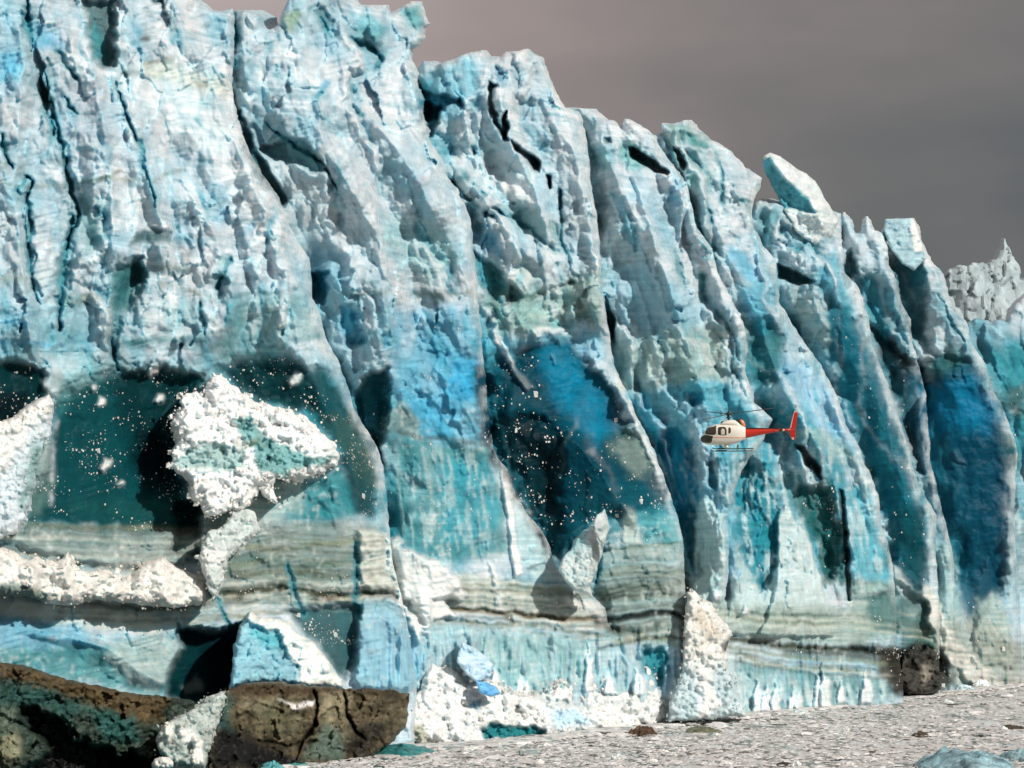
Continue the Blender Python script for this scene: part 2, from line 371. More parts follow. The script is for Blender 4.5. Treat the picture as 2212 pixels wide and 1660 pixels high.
for pts in ([(290, 150), (330, 135), (360, 130)], [(270, 160), (300, 150), (310, 140)], [(300, 92), (318, 86)], [(420, 185), (445, 187)]):
    LN(pts, 5, DOLIVE, .85, broken=1, warp=9)
Z([(250, 150), (370, 125), (420, 150), (520, 190), (480, 210), (330, 170)], (.60, .60, .48), 14, .5)
LN([(190, 395), (225, 385), (262, 370)], 4, OLIVE, .9)
LN([(60, 405), (130, 400), (230, 385), (330, 392), (370, 372), (400, 366)], 4, OLIVE, .55)
LN([(0, 395), (60, 408)], 3, OLIVE, .6)
Z([(310, 495), (370, 500), (366, 528), (330, 524), (285, 528), (285, 515)], TEAL, 7, .8)
Z([(380, 512), (450, 518), (440, 532), (390, 526)], PBLUE, 6, .8)
Z([(520, 500), (560, 470), (555, 510), (530, 512)], SKYB, 10, .7)
Z([(455, 390), (490, 400), (505, 470), (470, 490), (450, 440)], PBLUE, 14, .7)
Z([(195, 480), (235, 430), (230, 520), (190, 540)], GTEAL, 14, .55)
Z([(130, 640), (215, 630), (215, 655), (140, 665)], OLIVE, 10, .65)
Z([(230, 590), (300, 560), (300, 620), (250, 680), (240, 700)], GTEAL, 16, .7, h=-1)
LN([(335, 580), (380, 578), (400, 582)], 7, OLIVE, .55)
LN([(345, 612), (400, 625), (450, 640), (465, 655)], 6, OLIVE, .5)
LN([(0, 602), (45, 605)], 12, OLIVE, .5)
LN([(510, 640), (560, 630), (580, 636)], 8, TEAL, .6)
LN([(10, 685), (100, 680)], 7, PBLUE, .7); LN([(20, 695), (55, 700)], 9, SKYB, .7); LN([(0, 740), (110, 745)], 6, SKYB, .7)
LN([(240, 745), (330, 735), (455, 737)], 13, TEAL, .85, broken=.6); LN([(120, 745), (230, 752)], 7, PBLUE, .8, broken=.6)
LN([(470, 745), (530, 735), (610, 705)], 10, TEAL, .8, broken=.8); LN([(480, 770), (560, 765), (640, 740), (690, 725)], 8, GTEAL, .8, broken=.8)
LN([(490, 700), (560, 690), (640, 660)], 7, GTEAL, .7, broken=.8); LN([(500, 680), (600, 645), (630, 640)], 5, GTEAL, .7, broken=.8)
for yy in range(650, 800, 17):
    LN([(0, yy + 20), (120, yy + 16), (240, yy + 12), (460, yy + 14)], 3.5, (.25, .42, .44), .5, broken=.9)
Z([(0, 790), (60, 788), (112, 800), (125, 760), (215, 770), (330, 790), (455, 800), (455, 830), (400, 850), (0, 860)], (.5, .6, .6), 22, .4)
# dark clear ice of the lower left
Z([(-120, 782), (60, 784), (97, 802), (102, 860), (60, 905), (-10, 965), (-120, 970)], DTEAL, 8, 1, 8, h=-1.6, hsoft=20, fleck=.28)
Z([(-120, 850), (60, 850), (70, 885), (0, 950), (-120, 960)], INK, 14, .95, 8, fleck=.42)
Z([(112, 860), (150, 850), (220, 815), (260, 800), (330, 795), (440, 806), (456, 828), (410, 860), (372, 900), (380, 960), (372, 1010), (400, 1060), (436, 1110), (430, 1142), (300, 1146), (130, 1132), (58, 1130), (58, 1085), (105, 1010), (120, 940)], (.005, .085, .10), 12, 1, 12, h=-1.6, hsoft=24, fleck=.34)
Z([(255, 800), (330, 800), (420, 830), (380, 890), (368, 960), (372, 1010), (400, 1050), (330, 1070), (290, 1010), (270, 930), (250, 850)], DTEAL, 26, .95, 12, h=-1.5, fleck=.34)
Z([(300, 930), (365, 930), (376, 1000), (350, 1040), (310, 1030), (290, 980)], INK, 26, .9, fleck=.32)
Z([(130, 1085), (300, 1075), (420, 1085), (425, 1125), (200, 1120)], (.015, .12, .12), 22, .7)
Z([(380, 1080), (436, 1095), (430, 1200), (400, 1222), (370, 1190), (385, 1150)], DTEAL, 12, .9, h=-2)
Z([(120, 830), (160, 800), (220, 790), (215, 830), (160, 850), (125, 900)], GTEAL, 20, .7, fleck=.45)
Z([(466, 792), (520, 782), (575, 768), (640, 782), (700, 800), (735, 838), (765, 900), (800, 960), (815, 1040), (812, 1115), (760, 1120), (738, 1050), (738, 980), (700, 930), (660, 890), (560, 865), (510, 842)], (.005, .09, .108), 14, .95, 12, h=-1.2, hsoft=20, fleck=.38)
Z([(480, 800), (590, 785), (680, 830), (690, 890), (600, 870), (520, 845)], DTEAL, 20, .9, fleck=.30)
Z([(555, 1040), (640, 1045), (735, 1010), (760, 1060), (770, 1118), (700, 1125), (600, 1120), (545, 1100)], (.03, .24, .28), 12, .9, fleck=.44)
Z([(700, 900), (760, 890), (810, 980), (820, 1060), (780, 1040), (740, 970)], (.07, .16, .13), 18, .6, fleck=.5)
Z([(70, 940), (112, 925), (118, 1040), (90, 1110), (40, 1120)], (.12, .22, .20), 14, .6, fleck=.6)
LN([(122, 915), (118, 960), (110, 1060), (112, 1090)], 5, FROST, .8, broken=.7)
for c_, r_ in (((232, 1004), 15), ((218, 868), 12), ((345, 862), 11), ((262, 1048), 9), ((640, 820), 16), ((205, 840), 8), ((330, 800), 16)):
    Z([(c_[0] - r_, c_[1] + r_ * .4), (c_[0] - r_ * .2, c_[1] - r_), (c_[0] + r_ * .6, c_[1] - r_ * .7), (c_[0] + r_ * .5, c_[1] + r_ * .3), (c_[0] - r_ * .5, c_[1] + r_)], WHITE, 3, .85, 7, h=.4)
# grey-green bands under it
Z([(20, 1135), (130, 1142), (300, 1150), (420, 1150), (432, 1180), (400, 1218), (300, 1226), (180, 1215), (60, 1185), (0, 1160)], BAND, 8, .85, 5, h=1.2, fleck=.15)
LN([(10, 1178), (60, 1195), (150, 1215), (260, 1230), (380, 1222)], 7, DOLIVE, .8, warp=5)
LN([(60, 1134), (200, 1142), (330, 1140), (430, 1148)], 6, OLIVE, .8, warp=5)
LN([(120, 1165), (250, 1172), (420, 1168)], 5, TEAL, .4)
Z([(430, 1150), (500, 1130), (640, 1125), (820, 1130), (850, 1200), (870, 1285), (760, 1300), (600, 1310), (470, 1300), (445, 1230)], BAND, 12, .8, 6, fleck=.3)
for pts, wd, cc, op in (([(440, 1172), (520, 1178), (600, 1190), (760, 1168), (850, 1172)], 6, OLIVE, .8), ([(500, 1215), (590, 1210), (640, 1232), (760, 1205)], 10, (.10, .16, .13), .8),
        ([(470, 1228), (560, 1240), (700, 1238)], 8, OLIVE, .6), ([(600, 1250), (690, 1250), (840, 1228)], 10, (.11, .17, .14), .7), ([(440, 1285), (520, 1278), (610, 1268), (730, 1288), (850, 1270)], 8, DOLIVE, .9),
        ([(590, 1270), (660, 1290), (760, 1296)], 14, DOLIVE, .75), ([(180, 1302), (300, 1316), (400, 1315), (455, 1300), (520, 1292)], 6, DOLIVE, .95), ([(400, 1345), (470, 1338), (560, 1325), (640, 1318)], 5, OLIVE, .8),
        ([(180, 1330), (290, 1338), (390, 1348)], 5, OLIVE, .7), ([(450, 1200), (560, 1208), (600, 1204)], 5, TEAL, .5)):
    LN(pts, wd, cc, op, warp=7, fleck=.45)
Z([(620, 1320), (780, 1305), (775, 1420), (740, 1470), (690, 1400), (640, 1345)], TEAL, 10, .9, 9, h=-1.5, fleck=.55)
Z([(775, 1300), (860, 1295), (905, 1345), (925, 1420), (905, 1490), (770, 1485), (768, 1400)], PBLUE, 8, .9, h=1.5, fleck=.35)
Z([(-120, 1335), (0, 1330), (120, 1350), (200, 1385), (230, 1420), (120, 1420), (-120, 1390)], SKYB, 22, .7)
Z([(-120, 1400), (100, 1400), (225, 1395), (380, 1370), (400, 1450), (350, 1510), (200, 1480), (-120, 1430)], GTEAL, 18, .85, fleck=.40)
Z([(228, 1420), (250, 1390), (330, 1375), (395, 1380), (385, 1450), (330, 1490), (250, 1450)], (.50, .60, .58), 12, .7, fleck=.45)
Z([(388, 1355), (470, 1365), (520, 1345), (520, 1400), (500, 1490), (440, 1525), (360, 1510), (365, 1450), (395, 1400)], DTEAL, 10, 1, 8, h=-4, fleck=.12)
Z([(440, 1380), (510, 1370), (500, 1480), (450, 1500)], INK, 20, .7)
Z([(388, 1480), (430, 1460), (440, 1490), (400, 1500)], BAND, 6, .7, 8)
Z([(-120, 1285), (0, 1295), (120, 1310), (330, 1335), (380, 1350), (330, 1370), (180, 1352), (60, 1335), (-120, 1310)], (.66, .70, .66), 10, .85)

# ---- second buttress
Z([(560, 0), (640, -20), (720, 20), (800, 70), (830, 40), (860, 80), (850, 160), (760, 150), (690, 120), (620, 90)], PBLUE, 26, .5)
Z([(862, 20), (905, 8), (920, 50), (905, 70), (880, 60)], (.10, .36, .38), 10, .9)
Z([(762, 40), (800, 30), (840, 60), (820, 90), (775, 80)], (.12, .38, .43), 12, .8)
Z([(672, 15), (705, 20), (720, 55), (698, 80), (690, 50)], TEAL, 9, .7, h=-1)
Z([(608, 40), (640, 10), (655, 30), (640, 60), (615, 70)], (.20, .30, .20), 8, .8)
Z([(690, 180), (715, 170), (700, 205), (688, 210)], SKYB, 5, .8)
Z([(560, 320), (616, 302), (650, 300), (690, 340), (706, 372), (680, 375), (640, 352), (600, 345)], (.16, .38, .42), 6, .85, 6, h=-2.5)  # soft recess with its shade painted in teal
Z([(660, 500), (700, 540), (740, 640), (700, 640), (670, 590)], PBLUE, 20, .5)
Z([(850, 380), (900, 370), (905, 440), (860, 420)], PBLUE, 25, .7)
Z([(830, 470), (900, 470), (960, 500), (1000, 560), (930, 620), (860, 560), (820, 520)], (.30, .52, .52), 24, .6)
Z([(670, 585), (705, 590), (708, 640), (695, 655), (672, 645)], BLUE, 6, .9, h=-3)
Z([(733, 665), (775, 670), (790, 740), (770, 752), (745, 745)], (.05, .36, .52), 9, .9, h=-2)
Z([(785, 820), (838, 790), (842, 850), (825, 960), (822, 1000), (800, 960), (775, 910), (765, 850)], (.01, .13, .17), 8, .95, h=-4, fleck=.25)
Z([(820, 725), (838, 715), (845, 745), (826, 752)], BLUE, 5, .8, h=-1)
LN([(690, 640), (740, 632), (820, 635), (900, 640), (1020, 632)], 7, OLIVE, .5, broken=.7, warp=9)
Z([(925, 636), (975, 628), (970, 655), (935, 660)], TEAL, 9, .7)
Z([(855, 665), (1030, 660), (1040, 780), (1050, 950), (960, 960), (880, 900), (840, 840)], SKYB, 22, .75, 14, fleck=.42)
Z([(985, 762), (1042, 775), (1046, 850), (1000, 870), (960, 840)], (.03, .34, .58), 16, .85, h=-.6, fleck=.2)
Z([(870, 850), (960, 860), (1000, 880), (960, 960), (900, 930)], (.06, .37, .56), 16, .7, fleck=.35)
Z([(830, 900), (870, 865), (905, 900), (915, 950), (825, 935)], BAND, 14, .7, fleck=.3)
LN([(824, 928), (860, 934), (910, 944), (980, 950), (1056, 962)], 5, DOLIVE, .75, broken=.5)
Z([(828, 950), (1060, 968), (1090, 1100), (1100, 1200), (960, 1210), (850, 1180)], (.05, .22, .24), 14, .8, 10, fleck=.62)
Z([(940, 1000), (1060, 990), (1090, 1100), (1060, 1190), (960, 1170)], (.03, .30, .38), 20, .7, fleck=.55)
Z([(1080, 1010), (1096, 1015), (1112, 1068), (1108, 1100), (1130, 1240), (1112, 1250), (1095, 1120)], WHITE, 3, .95, 4, h=.8, fleck=0)
Z([(1112, 1070), (1142, 1115), (1185, 1190), (1230, 1265), (1160, 1250), (1122, 1200), (1108, 1110)], (.45, .60, .62), 6, .9, fleck=.1)
Z([(1096, 1010), (1120, 1060), (1150, 1110), (1180, 1150), (1192, 1200), (1180, 1190), (1146, 1130), (1112, 1072)], WHITE, 3, .9, 6, h=.5)
Z([(840, 1170), (870, 1180), (960, 1225), (985, 1245), (1000, 1270), (970, 1290), (930, 1300), (925, 1345), (890, 1310), (862, 1270), (850, 1220)], WHITE, 7, .95, 10, h=1.5, fleck=0)
Z([(775, 1140), (835, 1150), (850, 1230), (865, 1275), (780, 1272), (770, 1200)], (.62, .64, .58), 9, .9, h=1)
Z([(985, 1240), (1100, 1255), (1240, 1270), (1310, 1320), (1330, 1365), (1200, 1350), (1060, 1330), (920, 1310)], (.46, .50, .44), 10, .85, fleck=.3)
Z([(1055, 1210), (1070, 1230), (1085, 1290), (1100, 1330), (1080, 1320), (1062, 1260)], WHITE, 5, .8, h=.6)
for pts, wd, cc, op in (([(700, 1295), (760, 1287), (830, 1280), (860, 1292), (890, 1308)], 6, BROWN, .95), ([(985, 1316), (1050, 1320), (1088, 1328), (1110, 1345)], 5, BROWN, .9),
        ([(1112, 1322), (1150, 1330), (1250, 1338), (1312, 1338)], 6, BROWN, .95), ([(1100, 1346), (1180, 1356), (1260, 1368), (1320, 1378)], 4, OLIVE, .8), ([(930, 1338), (1020, 1345), (1095, 1352)], 4, OLIVE, .8),
        ([(850, 1295), (920, 1325), (950, 1340)], 4, SAND, .8), ([(1100, 1268), (1200, 1275), (1270, 1282)], 4, OLIVE, .6)):
    LN(pts, wd, cc, op, warp=6, fleck=.3, depth=.25)
Z([(900, 1350), (1000, 1352), (1300, 1385), (1360, 1385), (1385, 1440), (1410, 1500), (1280, 1500), (1000, 1490), (930, 1440)], (.30, .47, .51), 10, .9, 6, fleck=.3, streak=.4)
Z([(1040, 1380), (1150, 1370), (1270, 1390), (1280, 1470), (1100, 1490), (1060, 1440)], (.24, .44, .44), 16, .7, 8, fleck=.3, streak=1)
LN([(1092, 1375), (1094, 1440), (1100, 1490)], 4, GTEAL, .6)

# ---- third rib with the deep blue recess
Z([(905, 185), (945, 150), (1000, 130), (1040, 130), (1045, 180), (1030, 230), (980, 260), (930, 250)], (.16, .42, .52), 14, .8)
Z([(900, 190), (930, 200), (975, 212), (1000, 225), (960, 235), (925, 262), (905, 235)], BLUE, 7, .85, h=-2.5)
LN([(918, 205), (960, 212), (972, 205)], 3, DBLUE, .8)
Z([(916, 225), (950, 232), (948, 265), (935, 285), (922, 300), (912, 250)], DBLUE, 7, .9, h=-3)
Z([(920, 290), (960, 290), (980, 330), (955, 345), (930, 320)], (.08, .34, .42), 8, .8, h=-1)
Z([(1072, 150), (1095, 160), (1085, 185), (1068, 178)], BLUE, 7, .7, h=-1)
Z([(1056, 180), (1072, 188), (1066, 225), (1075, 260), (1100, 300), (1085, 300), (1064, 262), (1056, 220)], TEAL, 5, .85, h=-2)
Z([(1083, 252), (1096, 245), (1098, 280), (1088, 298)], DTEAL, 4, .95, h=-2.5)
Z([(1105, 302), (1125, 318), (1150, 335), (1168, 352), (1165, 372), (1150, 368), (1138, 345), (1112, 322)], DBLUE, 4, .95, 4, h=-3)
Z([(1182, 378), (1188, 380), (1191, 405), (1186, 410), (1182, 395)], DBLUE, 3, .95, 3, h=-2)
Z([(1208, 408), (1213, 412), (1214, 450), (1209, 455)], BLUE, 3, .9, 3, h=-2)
Z([(990, 310), (1040, 300), (1120, 330), (1160, 380), (1100, 390), (1030, 370)], (.50, .62, .66), 14, .8)
Z([(975, 370), (1010, 400), (1070, 470), (1130, 530), (1200, 560), (1150, 545), (1080, 500), (1010, 430)], WHITE, 10, .6, 12)
Z([(1000, 430), (1040, 450), (1080, 520), (1090, 560), (1050, 545), (1022, 500)], SKYB, 18, .75)
Z([(1024, 545), (1045, 560), (1085, 590), (1110, 620), (1130, 640), (1080, 660), (1050, 630), (1032, 600)], (.02, .24, .28), 7, .9, 5, h=-2.5)  # shadow wedge in the gap, painted dark teal
Z([(1040, 640), (1160, 625), (1300, 580), (1305, 700), (1220, 720), (1060, 720)], (.22, .36, .32), 20, .8, 10, fleck=.2)
for i, yy in enumerate(range(540, 730, 14)):
    LN([(1050, yy + 40), (1130, yy + 22), (1220, yy + 2), (1300, yy - 16)], 3.2, (.06, .17, .15) if i % 3 else (.30, .42, .36), .6, broken=.9, warp=8)
LN([(1060, 660), (1125, 650), (1180, 632), (1235, 610)], 5, DOLIVE, .85, broken=.6, depth=.8)
Z([(1090, 600), (1130, 570), (1150, 600), (1145, 632), (1115, 640)], (.60, .62, .55), 9, .7, h=.6)
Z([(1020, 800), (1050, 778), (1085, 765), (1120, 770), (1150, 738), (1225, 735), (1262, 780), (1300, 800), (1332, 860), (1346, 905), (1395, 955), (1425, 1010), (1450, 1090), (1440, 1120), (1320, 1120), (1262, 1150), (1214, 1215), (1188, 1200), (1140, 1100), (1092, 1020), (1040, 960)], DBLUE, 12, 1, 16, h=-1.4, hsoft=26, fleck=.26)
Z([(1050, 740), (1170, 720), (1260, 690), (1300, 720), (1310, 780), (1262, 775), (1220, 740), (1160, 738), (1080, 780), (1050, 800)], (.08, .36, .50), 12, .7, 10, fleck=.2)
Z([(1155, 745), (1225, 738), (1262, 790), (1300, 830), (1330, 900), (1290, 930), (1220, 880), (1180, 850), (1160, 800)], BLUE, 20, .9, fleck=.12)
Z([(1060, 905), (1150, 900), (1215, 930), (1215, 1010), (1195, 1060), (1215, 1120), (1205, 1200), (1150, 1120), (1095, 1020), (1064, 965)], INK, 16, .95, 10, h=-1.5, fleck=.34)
Z([(1300, 940), (1360, 920), (1410, 980), (1410, 1040), (1350, 1030), (1310, 980)], (.10, .22, .19), 14, .8, fleck=.62)
Z([(1300, 1040), (1400, 1040), (1455, 1100), (1470, 1170), (1340, 1170), (1250, 1160), (1240, 1090)], (.015, .20, .26), 16, .8, fleck=.46)
Z([(1060, 715), (1075, 700), (1090, 745), (1110, 790), (1140, 815), (1155, 840), (1142, 848), (1110, 815), (1088, 770), (1070, 740)], WHITE, 3, .9, 7, h=.7, fleck=0)
Z([(1040, 660), (1055, 665), (1075, 695), (1062, 700)], WHITE, 4, .7, 6, h=.5)
Z([(1160, 705), (1230, 712), (1225, 722), (1170, 722), (1158, 735), (1150, 715)], WHITE, 4, .7, 7, h=.4)
Z([(1190, 765), (1196, 770), (1204, 790), (1196, 790)], WHITE, 2, .9, 3, h=.3)
LN([(1248, 900), (1240, 925), (1222, 950), (1214, 975), (1218, 1000), (1208, 1030), (1196, 1045)], 4, (.35, .48, .42), .75, warp=6)
Z([(1240, 905), (1252, 900), (1250, 925), (1242, 925)], WHITE, 3, .8, 4)
Z([(1265, 978), (1290, 960), (1285, 985)], WHITE, 4, .7, 6)
Z([(1326, 800), (1340, 815), (1365, 850), (1400, 930), (1440, 1030), (1425, 1030), (1395, 975), (1362, 900), (1336, 850)], WHITE, 4, .75, 5, h=.5, fleck=0)
Z([(1345, 1090), (1372, 1100), (1385, 1150), (1382, 1210), (1350, 1200), (1342, 1140)], (.50, .58, .54), 7, .85, 6, h=.8, fleck=.1)
Z([(1380, 1110), (1470, 1120), (1480, 1175), (1390, 1175)], (.10, .36, .40), 12, .8, fleck=.45)
Z([(1290, 1180), (1480, 1172), (1482, 1260), (1482, 1400), (1330, 1390), (1285, 1290)], (.27, .37, .36), 10, .9, 6, fleck=.12)
for pts, wd, cc, op in (([(1300, 1192), (1380, 1182), (1478, 1172)], 3, OLIVE, .7), ([(1290, 1242), (1370, 1238), (1480, 1240)], 4, OLIVE, .7), ([(1290, 1275), (1380, 1268), (1480, 1262)], 10, (.13, .17, .13), .8),
        ([(1300, 1295), (1400, 1290), (1480, 1282)], 7, (.13, .17, .13), .7), ([(1312, 1340), (1380, 1330), (1440, 1322), (1462, 1330), (1484, 1342)], 6, BLACK, .95), ([(1320, 1360), (1380, 1366), (1430, 1352)], 9, DOLIVE, .9),
        ([(1330, 1385), (1400, 1378), (1440, 1380)], 5, OLIVE, .8), ([(1300, 1225), (1400, 1215), (1480, 1210)], 5, (.2, .35, .38), .6)):
    LN(pts, wd, cc, op, warp=4, depth=.25)
Z([(1385, 1400), (1440, 1400), (1445, 1440), (1425, 1490), (1405, 1460), (1382, 1430)], (.02, .22, .27), 6, .95, h=-1.5, fleck=.15)

# ---- middle ribs
Z([(1340, 300), (1380, 320), (1400, 360), (1370, 370), (1335, 340)], (.18, .42, .42), 10, .8, h=-1)
Z([(1358, 318), (1380, 325), (1420, 352), (1445, 372), (1440, 380), (1400, 362), (1362, 340)], DTEAL, 4, .9, 4, h=-2)
Z([(1450, 385), (1470, 400), (1475, 440), (1455, 450), (1445, 420)], SKYB, 9, .8, h=-1)
Z([(1438, 268), (1480, 268), (1530, 302), (1545, 315), (1520, 325), (1480, 305), (1455, 315)], (.14, .33, .31), 9, .8, 6, h=-.6)
Z([(1435, 290), (1460, 320), (1475, 350), (1480, 400), (1470, 380), (1450, 350)], (.12, .28, .24), 7, .7, h=-1.5)
Z([(1500, 360), (1530, 350), (1540, 390), (1510, 430), (1495, 410)], (.22, .42, .42), 12, .7)
Z([(1300, 480), (1370, 440), (1390, 500), (1350, 560), (1300, 560)], (.62, .68, .68), 20, .6)
LN([(1305, 590), (1330, 575), (1360, 565)], 5, OLIVE, .8, broken=.4); LN([(1375, 555), (1420, 540), (1440, 520)], 5, OLIVE, .6, broken=.7)
Z([(1306, 640), (1328, 690), (1325, 740), (1312, 700)], (.015, .20, .23), 4, .95, 3, h=-3)
Z([(1305, 580), (1400, 570), (1480, 620), (1540, 700), (1420, 730), (1330, 680)], PBLUE, 24, .7, fleck=.15)
Z([(1330, 740), (1450, 720), (1560, 700), (1590, 780), (1560, 830), (1440, 830), (1350, 820)], (.38, .47, .42), 24, .7, 10)
for i, yy in enumerate(range(700, 850, 16)):
    LN([(1330, yy + 20), (1420, yy + 8), (1500, yy - 6), (1600, yy - 30)], 3.5, (.17, .32, .30), .55, broken=.9, warp=8)
LN([(1340, 838), (1420, 830), (1500, 812)], 4, (.2, .28, .2), .7, broken=.5)
Z([(1345, 850), (1430, 840), (1520, 820), (1600, 850), (1640, 880), (1680, 960), (1700, 1000), (1640, 1100), (1560, 1200), (1500, 1250), (1488, 1180), (1450, 1060), (1400, 940)], (.07, .34, .44), 14, .85, 12, fleck=.30, streak=.4)
Z([(1362, 860), (1400, 880), (1440, 930), (1430, 1000), (1400, 940)], (.02, .34, .50), 9, .85, 8)
Z([(1430, 930), (1460, 925), (1500, 960), (1512, 1020), (1505, 1090), (1500, 1170), (1520, 1240), (1500, 1250), (1484, 1180), (1462, 1100), (1440, 1020), (1420, 960)], BLUE, 6, .95, 6, h=-2, fleck=.10)
Z([(1482, 1120), (1505, 1130), (1520, 1230), (1500, 1240), (1485, 1180)], (.01, .16, .20), 9, .8)
Z([(1480, 845), (1520, 850), (1515, 880), (1490, 885)], BLUE, 9, .8, h=-.8)
Z([(1500, 880), (1530, 870), (1555, 1000), (1600, 1060), (1570, 1240), (1540, 1270), (1515, 1200), (1510, 1080), (1512, 1000)], PBLUE, 10, .75, 12, h=1, fleck=.15, streak=.4)
Z([(1528, 1000), (1550, 990), (1548, 1060), (1530, 1050)], (.01, .22, .32), 4, .9, 5, h=-1.5)
Z([(1620, 700), (1660, 690), (1690, 730), (1700, 800), (1680, 830), (1630, 830), (1610, 790)], (.015, .19, .22), 14, .9, 10, h=-2)
Z([(1600, 620), (1660, 600), (1690, 690), (1640, 720), (1590, 660)], (.05, .36, .50), 16, .75, h=-.6)
Z([(1580, 520), (1620, 560), (1650, 610), (1610, 610), (1575, 560)], SKYB, 12, .8)
Z([(1690, 770), (1760, 800), (1830, 900), (1870, 990), (1800, 960), (1730, 880), (1690, 830)], (.26, .50, .66), 16, .8, 10, h=.6)
Z([(1700, 940), (1760, 940), (1830, 1020), (1870, 1080), (1830, 1100), (1780, 1050), (1720, 1010)], (.02, .26, .34), 14, .8, 12, fleck=.3)
Z([(1600, 1000), (1700, 1000), (1800, 1080), (1840, 1200), (1800, 1250), (1680, 1240), (1640, 1290), (1600, 1200), (1590, 1100)], (.02, .24, .31), 12, .85, 12, h=-1.5, fleck=.36, streak=.4)
Z([(1710, 1060), (1790, 1050), (1815, 1150), (1820, 1240), (1790, 1260), (1770, 1180), (1740, 1130)], (.03, .16, .15), 14, .85, 10, h=-1, fleck=.4)
Z([(1720, 960), (1740, 965), (1772, 1015), (1775, 1035), (1755, 1020), (1735, 990)], (.01, .03, .03), 5, .95, 7, h=-2)
Z([(1812, 1055), (1822, 1060), (1834, 1180), (1838, 1300), (1830, 1300), (1824, 1190)], (.01, .06, .06), 3, .95, 4, h=-2)
Z([(1776, 1160), (1800, 1190), (1796, 1250), (1778, 1275), (1774, 1220)], (.02, .12, .11), 7, .85, 5, h=-1)
Z([(1838, 1060), (1880, 1040), (1903, 1100), (1925, 1200), (1935, 1280), (1850, 1290), (1835, 1200)], (.07, .38, .48), 10, .85, 10, h=.6, fleck=.34)
Z([(1700, 930), (1760, 930), (1830, 960), (1870, 1020), (1830, 1000), (1780, 960)], (.28, .44, .40), 14, .7, 12, fleck=.4)
Z([(1835, 990), (1860, 970), (1880, 1040), (1870, 1060), (1850, 1030)], PALE, 8, .9, 6, h=.5)
# pale frosted spires standing out of the blue
sp1 = [(1640, 1375), (1668, 1300), (1681, 1230), (1679, 1105), (1690, 1092), (1703, 1088), (1720, 1130), (1744, 1152), (1757, 1200), (1772, 1250), (1785, 1300), (1800, 1375)]
Z(sp1, (.50, .60, .60), 3, .95, 5, h=1.6, fleck=.1)
Z([(1570, 1370), (1580, 1235), (1592, 1252), (1612, 1212), (1632, 1232), (1640, 1285), (1660, 1270), (1678, 1222), (1690, 1235), (1695, 1375)], (.48, .60, .60), 3, .95, 5, h=1.2, fleck=.1)
Z([(1505, 1370), (1498, 1240), (1500, 1130), (1508, 1085), (1526, 1070), (1560, 1120), (1570, 1200), (1560, 1280), (1575, 1370)], (.40, .54, .54), 4, .9, 6, h=1.4, fleck=.2)
Z([(1610, 1080), (1618, 1085), (1625, 1130), (1620, 1190), (1612, 1185), (1608, 1130)], (.50, .56, .52), 4, .8, 6, h=.6)
Z([(1835, 1255), (1940, 1260), (1935, 1300), (1960, 1330), (1930, 1380), (1850, 1380), (1830, 1320)], (.30, .42, .38), 14, .8, 8)
Z([(1870, 1290), (1930, 1270), (1940, 1370), (1890, 1370), (1872, 1330)], (.03, .18, .18), 9, .8, 8, h=-1)
Z([(1510, 1300), (1800, 1310), (1880, 1330), (1880, 1400), (1700, 1390), (1580, 1370), (1520, 1340)], (.30, .38, .34), 12, .8, 6, fleck=.15)
for pts, wd, cc, op in (([(1560, 1330), (1700, 1345), (1800, 1350)], 4, OLIVE, .6), ([(1620, 1325), (1700, 1330), (1800, 1335)], 6, (.16, .26, .22), .6), ([(1565, 1375), (1640, 1384), (1720, 1398), (1830, 1402), (1940, 1416)], 5, BROWN, .95),
        ([(1700, 1408), (1800, 1412), (1900, 1425), (2000, 1432)], 7, DOLIVE, .8), ([(1598, 1412), (1640, 1432), (1700, 1444), (1800, 1446), (1880, 1455)], 5, OLIVE, .8), ([(1780, 1260), (1900, 1262), (1960, 1270)], 4, OLIVE, .6),
        ([(1840, 1400), (1960, 1405), (2020, 1410)], 9, BLACK, .7), ([(1500, 1372), (1540, 1360), (1570, 1375)], 4, BROWN, .6)):
    LN(pts, wd, cc, op, warp=6, depth=.2, fleck=.25)
Z([(1560, 1415), (1640, 1440), (1760, 1452), (1900, 1465), (1950, 1500), (1800, 1530), (1620, 1550), (1560, 1500)], (.10, .25, .26), 10, .85, 6, fleck=.40, streak=.6)
Z([(1600, 1450), (1700, 1460), (1680, 1530), (1600, 1550)], (.42, .58, .60), 12, .7, streak=.8)
Z([(1900, 1400), (2030, 1400), (2025, 1490), (1930, 1500), (1900, 1460)], (.05, .045, .03), 10, .9, 8, fleck=.4)
Z([(1985, 1300), (2000, 1300), (2020, 1480), (1990, 1480)], DTEAL, 7, .8, h=-1)

# ---- ribs to the right
Z([(1632, 430), (1700, 440), (1740, 470), (1700, 500), (1650, 530), (1632, 480)], (.10, .30, .34), 12, .8, fleck=.1)
Z([(1700, 480), (1760, 470), (1800, 500), (1780, 560), (1720, 600), (1690, 560)], (.32, .48, .54), 10, .8)
Z([(1680, 570), (1700, 580), (1760, 608), (1720, 615), (1685, 600)], (.01, .14, .15), 5, .9, 5, h=-2)
Z([(1735, 600), (1800, 540), (1820, 570), (1830, 640), (1850, 700), (1820, 760), (1790, 720), (1788, 660), (1770, 620)], (.05, .33, .44), 12, .85, 8, fleck=.12)
Z([(1695, 620), (1760, 630), (1790, 700), (1800, 760), (1830, 800), (1780, 760), (1730, 700)], (.34, .42, .38), 16, .7, 12, fleck=.3)
Z([(1800, 720), (1870, 720), (1890, 800), (1930, 900), (1960, 990), (1990, 1070), (2010, 1180), (2005, 1260), (1950, 1220), (1920, 1140), (1900, 1060), (1870, 960), (1830, 880), (1800, 800)], (.02, .27, .36), 12, .85, 12, fleck=.30)
